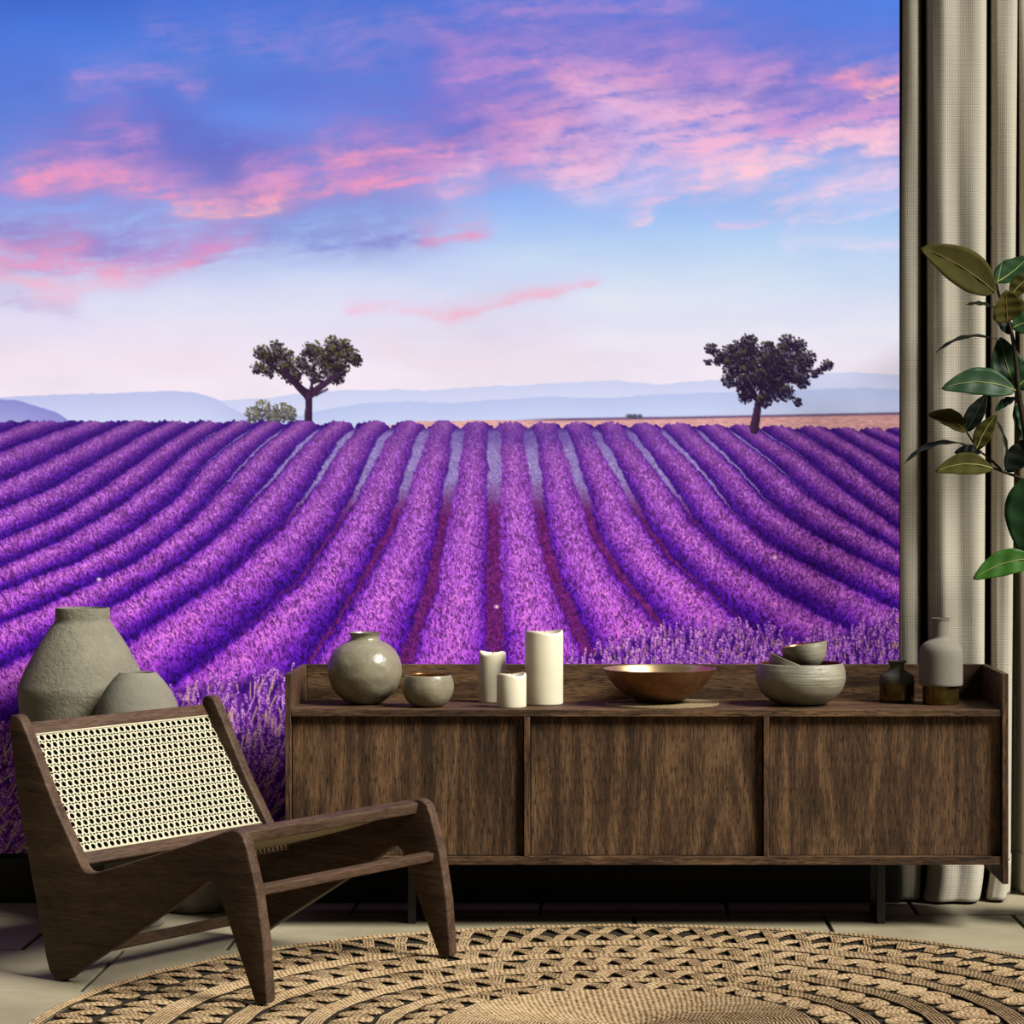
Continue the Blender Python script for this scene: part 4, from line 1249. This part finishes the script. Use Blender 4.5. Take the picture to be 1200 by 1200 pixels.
# ------------------------------------------------------------------ curtain
def build_curtain():
    m, nt, N, L, B = newmat('oatmeal_linen')
    uv = N.new('ShaderNodeUVMap')
    def tex(scale, rot=0):
        mp = N.new('ShaderNodeMapping'); mp.inputs['Scale'].default_value = (scale, scale, 1); mp.inputs['Rotation'].default_value = (0, 0, rot)
        L.new(uv.outputs[0], mp.inputs[0]); return mp
    mp = tex(270, math.radians(45))
    ck = N.new('ShaderNodeTexChecker'); ck.inputs['Scale'].default_value = 1.0
    L.new(mp.outputs[0], ck.inputs['Vector'])
    ck.inputs['Color1'].default_value = (.275, .246, .188, 1); ck.inputs['Color2'].default_value = (.430, .392, .312, 1)
    n1 = noise(N, L, tex(9), 1.0, 5, .6)
    mpv = N.new('ShaderNodeMapping'); mpv.inputs['Scale'].default_value = (160, 3, 1); L.new(uv.outputs[0], mpv.inputs[0])
    n2 = noise(N, L, mpv, 1.0, 3, .6)
    mph = N.new('ShaderNodeMapping'); mph.inputs['Scale'].default_value = (3, 160, 1); L.new(uv.outputs[0], mph.inputs[0])
    n3 = noise(N, L, mph, 1.0, 3, .6)
    ad = N.new('ShaderNodeMath'); ad.operation = 'ADD'; L.new(n2.outputs[0], ad.inputs[0]); L.new(n3.outputs[0], ad.inputs[1])
    rr = ramp(N, [(.35, (.95, .95, .95)), (.65, (1.04, 1.04, 1.04))])
    hv = N.new('ShaderNodeMath'); hv.operation = 'MULTIPLY'; hv.inputs[1].default_value = .5; L.new(ad.outputs[0], hv.inputs[0]); L.new(hv.outputs[0], rr.inputs[0])
    mx = N.new('ShaderNodeMix'); mx.data_type = 'RGBA'; mx.blend_type = 'MULTIPLY'; mx.inputs[0].default_value = 1
    L.new(ck.outputs[0], mx.inputs[6]); L.new(rr.outputs[0], mx.inputs[7])
    L.new(mx.outputs[2], B.inputs['Base Color'])
    B.inputs['Roughness'].default_value = .95; B.inputs['Specular IOR Level'].default_value = .1
    ad3 = N.new('ShaderNodeMath'); ad3.operation = 'MULTIPLY_ADD'; L.new(ck.outputs[1], ad3.inputs[0]); ad3.inputs[1].default_value = .6; L.new(ad.outputs[0], ad3.inputs[2])
    bump(N, L, ad3.outputs[0], B, .35, .0015)

    # plan of the cloth, (photo x at y=300, photo x at y=1040, distance)
    plan = [(1060, 1056, 6.955), (1056.5, 1052, 6.930), (1056, 1051, 6.915), (1060, 1055, 6.903), (1068, 1065, 6.898), (1075, 1074, 6.904), (1078, 1078, 6.935), (1079.5, 1079.5, 7.0), (1081, 1081, 7.09),
            (1083.5, 1084.5, 7.105), (1085, 1087, 7.05), (1086, 1088, 6.96), (1087.5, 1089, 6.905), (1091, 1093, 6.881), (1098, 1100, 6.870), (1106, 1107, 6.864), (1114, 1115, 6.870), (1123, 1124, 6.875), (1132, 1132, 6.872), (1142, 1141, 6.869), (1150, 1148, 6.876), (1154, 1151.5, 6.90), (1155.5, 1153, 6.97), (1156, 1154, 7.07),
            (1157.5, 1156, 7.105), (1159.5, 1160, 7.07), (1160.5, 1161, 6.985), (1162, 1162.5, 6.93), (1166, 1166, 6.907), (1173, 1171, 6.900), (1181, 1177, 6.897), (1187, 1182, 6.908), (1189, 1183.5, 6.96), (1189.8, 1184, 7.06), (1192, 1188, 7.105),
            (1194.5, 1196, 7.07), (1196, 1200, 7.03), (1202, 1206, 7.02), (1212, 1216, 7.02), (1221, 1225, 7.04), (1224, 1228, 7.09), (1228, 1232, 7.11)]
    pl = smooth_profile([tuple(map(float, p)) for p in plan], 5)
    zs = list(np.linspace(2.82, .12, 40)) + list(np.linspace(.112, .0075, 12))
    z300, z1040 = CH - (300 - HY) * 6.95 / F, CH - (1040 - HY) * 6.95 / F
    rows = []
    for zz in zs:
        t = (z300 - zz) / (z300 - z1040)
        row = []
        for i, (a, b, Z) in enumerate(pl):
            px = a + (b - a) * t
            wv = .006 * math.sin(zz * 3.1 + i * .12) + .003 * math.sin(zz * 7.3 + i * .31)
            Z2 = Z + wv * (.4 if Z < 7.0 else 1)
            Z2 = min(Z2 + .068, 7.19)
            X = (px - VX) * Z2 / F
            if zz < .12 and i > 30:                                   # the hem swings and breaks on the floor
                s_ = ((.12 - zz) / .12) ** 2
                X -= s_ * .016 * (1 if Z < 7.02 else .3)
                Z2 -= s_ * .012
            if Z2 > WALL - .012: X = max(X, RX + .004)
            row.append(Vector((X, Z2, zz)))
        rows.append(row)
    root = empty('curtain', (1.0, 6.99, 0))
    tag(root, 'floor length oatmeal linen curtain hanging in deep folds beside the mural', 'curtain')
    O = Vector(root.location)
    arc = [0.0]
    for a, b in zip(rows[10], rows[10][1:]): arc.append(arc[-1] + (b - a).length)
    def cloth(name, r0, r1, push=0.0):
        me = bpy.data.meshes.new(name)
        n = len(pl)
        V = []
        for r in range(r0, r1 + 1):
            for i in range(n):
                V.append(rows[r][i] - O)
        Q = []
        for r in range(r1 - r0):
            for i in range(n - 1):
                Q.append((r * n + i, r * n + i + 1, (r + 1) * n + i + 1, (r + 1) * n + i))
        me.from_pydata(V, [], Q); me.update()
        l = me.uv_layers.new(name='UVMap')
        for p in me.polygons:
            for li in p.loop_indices:
                vi = me.loops[li].vertex_index
                l.data[li].uv = (arc[vi % n], rows[r0 + vi // n][0].z)
        me.polygons.foreach_set('use_smooth', [True] * len(me.polygons))
        me.materials.append(m)
        o = bpy.data.objects.new(name, me); COL.objects.link(o); o.parent = root
        sd = o.modifiers.new('thickness', 'SOLIDIFY'); sd.thickness = .0025 if not push else .006; sd.offset = 0
        return o
    cloth('drape', 0, 40)
    cloth('hem', 40, len(zs) - 1, 1)['label'] = 'turned up hem'
build_curtain()

# ------------------------------------------------------------------ rubber plant
def leafmat(name, c0, c1, rough):
    m, nt, N, L, B = newmat(name)
    mp = mapping(N, L, (1, 1, 1)); n = noise(N, L, mp, 26, 4, .6)
    r = ramp(N, [(.3, c0), (.7, c1)]); L.new(n.outputs[0], r.inputs[0]); L.new(r.outputs[0], B.inputs['Base Color'])
    B.inputs['Roughness'].default_value = rough
    B.inputs['Specular IOR Level'].default_value = .12
    return m
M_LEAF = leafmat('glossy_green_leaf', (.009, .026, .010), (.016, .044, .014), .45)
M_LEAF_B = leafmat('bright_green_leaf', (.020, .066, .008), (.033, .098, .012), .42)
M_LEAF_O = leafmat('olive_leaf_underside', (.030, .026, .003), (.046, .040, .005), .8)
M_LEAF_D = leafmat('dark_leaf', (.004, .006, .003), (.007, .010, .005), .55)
M_RIB = leafmat('pale_midrib', (.17, .19, .05), (.23, .25, .07), .5)
M_RIB_R = leafmat('reddish_midrib', (.12, .07, .02), (.16, .10, .03), .5)
M_STEM = leafmat('dark_stem', (.018, .012, .006), (.03, .02, .01), .7)
M_POT = stone('dark_pot', (.05, .045, .036), .3)

def build_plant():
    Z0 = 6.72
    root = empty('rubber_plant', (1.285, 6.62, 0))
    tag(root, 'tall rubber plant with broad glossy dark green leaves in front of the curtain', 'plant')
    O = Vector(root.location)
    def leaf(base, tip, wpx, mat, lean=0.0, arch=0.0, dz=0.0, tipdz=0.0, rib=M_RIB, fold=.12, asym=1.0):
        """base, tip: photo pixels; wpx: apparent half width; lean: how edge-on (0 facing camera .. 1 edge-on)
        arch: bow of the midrib upwards (fraction of length); dz: nearer/farther"""
        Bp = P(base[0], base[1], Z0 + dz); Tp = P(tip[0], tip[1], Z0 + dz + tipdz)
        ax = Tp - Bp; Ln = ax.length
        axn = ax.normalized()
        face = Vector((0, -1, 0))
        wd = axn.cross(face).normalized()               # in-picture width direction
        if wd.z < 0: wd = -wd
        nrm0 = wd.cross(axn).normalized()
        if nrm0.y > 0: nrm0 = -nrm0
        half = wpx * Z0 / F
        wdir = (wd * math.cos(lean) + nrm0 * -math.sin(lean) * 1.0).normalized()
        realhalf = half / max(math.cos(lean), .18)
        nrm = wdir.cross(axn).normalized()
        if nrm.y > 0: nrm = -nrm
        n, mm = 18, 9
        bm = bmesh.new()
        g = []
        mid = []
        for i in range(n + 1):
            t = i / n
            c = Bp + ax * t + wd * (arch * Ln * 4 * t * (1 - t))
            wv = realhalf * (math.sin(math.pi * min(1, t ** .85 * 1.0)) ** .75) * (1 - .15 * t)
            if t > .93: wv = realhalf * max(.012, (1 - t) / .07 * .30)
            row = []
            for j in range(mm):
                s_ = -1 + 2 * j / (mm - 1)
                sc_ = wv * (asym if s_ > 0 else 2 - asym)
                p = c + wdir * (s_ * sc_) + nrm * (abs(s_) ** 1.5 * sc_ * fold * 1.6) + nrm * (.0015 * math.sin(t * 22 + s_ * 2))
                row.append(bm.verts.new(p - O))
            g.append(row); mid.append((c + nrm * .0012 - O))
        for i in range(n):
            for j in range(mm - 1):
                bm.faces.new((g[i][j], g[i + 1][j], g[i + 1][j + 1], g[i][j + 1]))
        o = obj('leaf', bm, mat, root)
        sd = o.modifiers.new('thickness', 'SOLIDIFY'); sd.thickness = .0012; sd.offset = 0
        if rib is not None:
            b = bmesh.new(); k_ = len(mid)
            tube(b, mid[:-1], [.0021 * (1 - .75 * i / k_) for i in range(k_ - 1)], 6)
            obj('midrib', b, rib, o)
        return o
    R = math.radians
    leaf((1166, 343), (1079, 290), 25, M_LEAF_O, R(10), .05, -.03, -.02, M_RIB_R, .10)
    leaf((1168, 331), (1206, 300), 16, M_LEAF, R(35), -.04, .02, .05)
    leaf((1184, 347), (1216, 318), 11, M_LEAF_O, R(20), .05, -.03, 0)
    leaf((1180, 378), (1178, 340), 22, M_LEAF_O, R(25), 0, -.05, -.04, M_RIB_R, .15)
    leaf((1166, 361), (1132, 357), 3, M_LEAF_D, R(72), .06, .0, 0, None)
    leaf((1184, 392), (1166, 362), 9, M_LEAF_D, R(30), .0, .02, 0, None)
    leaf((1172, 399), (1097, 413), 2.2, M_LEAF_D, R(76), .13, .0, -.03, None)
    leaf((1191, 459), (1172, 395), 22, M_LEAF, R(12), -.03, .02, .02)
    leaf((1190, 458), (1103, 456), 18, M_LEAF, R(22), .10, -.05, -.03)
    leaf((1132, 506), (1087, 486), 12, M_LEAF_O, R(30), .10, -.02, 0, M_RIB_R, .22)
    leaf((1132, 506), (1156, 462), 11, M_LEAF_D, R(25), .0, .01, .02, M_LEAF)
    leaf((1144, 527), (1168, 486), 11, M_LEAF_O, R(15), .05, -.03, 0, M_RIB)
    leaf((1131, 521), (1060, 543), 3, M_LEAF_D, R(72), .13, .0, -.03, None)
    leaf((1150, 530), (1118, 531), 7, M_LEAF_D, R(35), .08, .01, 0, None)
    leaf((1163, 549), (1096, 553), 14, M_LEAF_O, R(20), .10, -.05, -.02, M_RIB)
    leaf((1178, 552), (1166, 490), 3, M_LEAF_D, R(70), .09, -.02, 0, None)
    leaf((1212, 556), (1199, 650), 27, M_LEAF, R(18), .02, -.05, .0, None)
    leaf((1214, 655), (1140, 679), 16, M_LEAF_B, R(20), .08, -.06, -.02)
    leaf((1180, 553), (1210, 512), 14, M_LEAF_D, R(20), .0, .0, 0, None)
    leaf((1190, 466), (1166, 482), 5, M_LEAF, R(45), .05, .02, 0, None)
    leaf((1192, 470), (1203, 520), 12, M_LEAF, R(25), 0, .02, 0, None)
    leaf((1192, 455), (1236, 425), 18, M_LEAF, R(20), .08, .0, 0)
    leaf((1186, 385), (1236, 372), 18, M_LEAF, R(30), .06, .0, 0)
    leaf((1215, 600), (1290, 590), 24, M_LEAF, R(25), .08, .0, 0)
    leaf((1220, 680), (1290, 700), 24, M_LEAF, R(25), .08, .02, 0)
    leaf((1195, 430), (1260, 480), 22, M_LEAF, R(20), .08, .06, 0)
    # sprout, stems
    def stem(pts, r0, r1, name='stem', mat=M_STEM):
        pp = smooth_profile([tuple(P(a, b, Z0 + c) - O) for a, b, c in pts], 5)
        pp = [Vector(q) for q in pp]
        b = bmesh.new(); n = len(pp)
        tube(b, pp, [r0 + (r1 - r0) * i / (n - 1) for i in range(n)], 8)
        return obj(name, b, mat, root)
    stem([(1168, 333, 0), (1171, 320, 0), (1174, 306, 0)], .0028, .0006, 'leaf_sprout', M_RIB)
    base = Vector((1.285, 6.62, .24))
    pb = (VX + base.x * F / base.y, HY + (CH - base.z) * F / base.y)
    stem([(pb[0], pb[1], -.10), (1262, 880, -.07), (1236, 740, -.04), (1216, 620, -.01), (1203, 520, 0), (1194, 462, 0), (1190, 420, 0), (1184, 384, 0), (1172, 350, 0), (1168, 333, 0)], .011, .0032)
    stem([(1207, 566, 0), (1190, 558, 0), (1176, 553, 0), (1163, 548, -.02)], .0045, .003)
    stem([(1176, 553, 0), (1160, 538, 0), (1146, 526, -.01), (1132, 505, -.01)], .0035, .0022)
    # pot
    pot = [(0, 0), (.095, 0)] + smooth_profile([(.10, .004), (.115, .10), (.128, .22), (.134, .26)]) + [(.134, .268), (.124, .268), (.120, .24), (0, .238)]
    bm = lathe(pot, 48)
    bmesh.ops.translate(bm, verts=bm.verts, vec=Vector((1.285, 6.62, 0)) - O)
    obj('pot', bm, M_POT, root, auto=40)
build_plant()
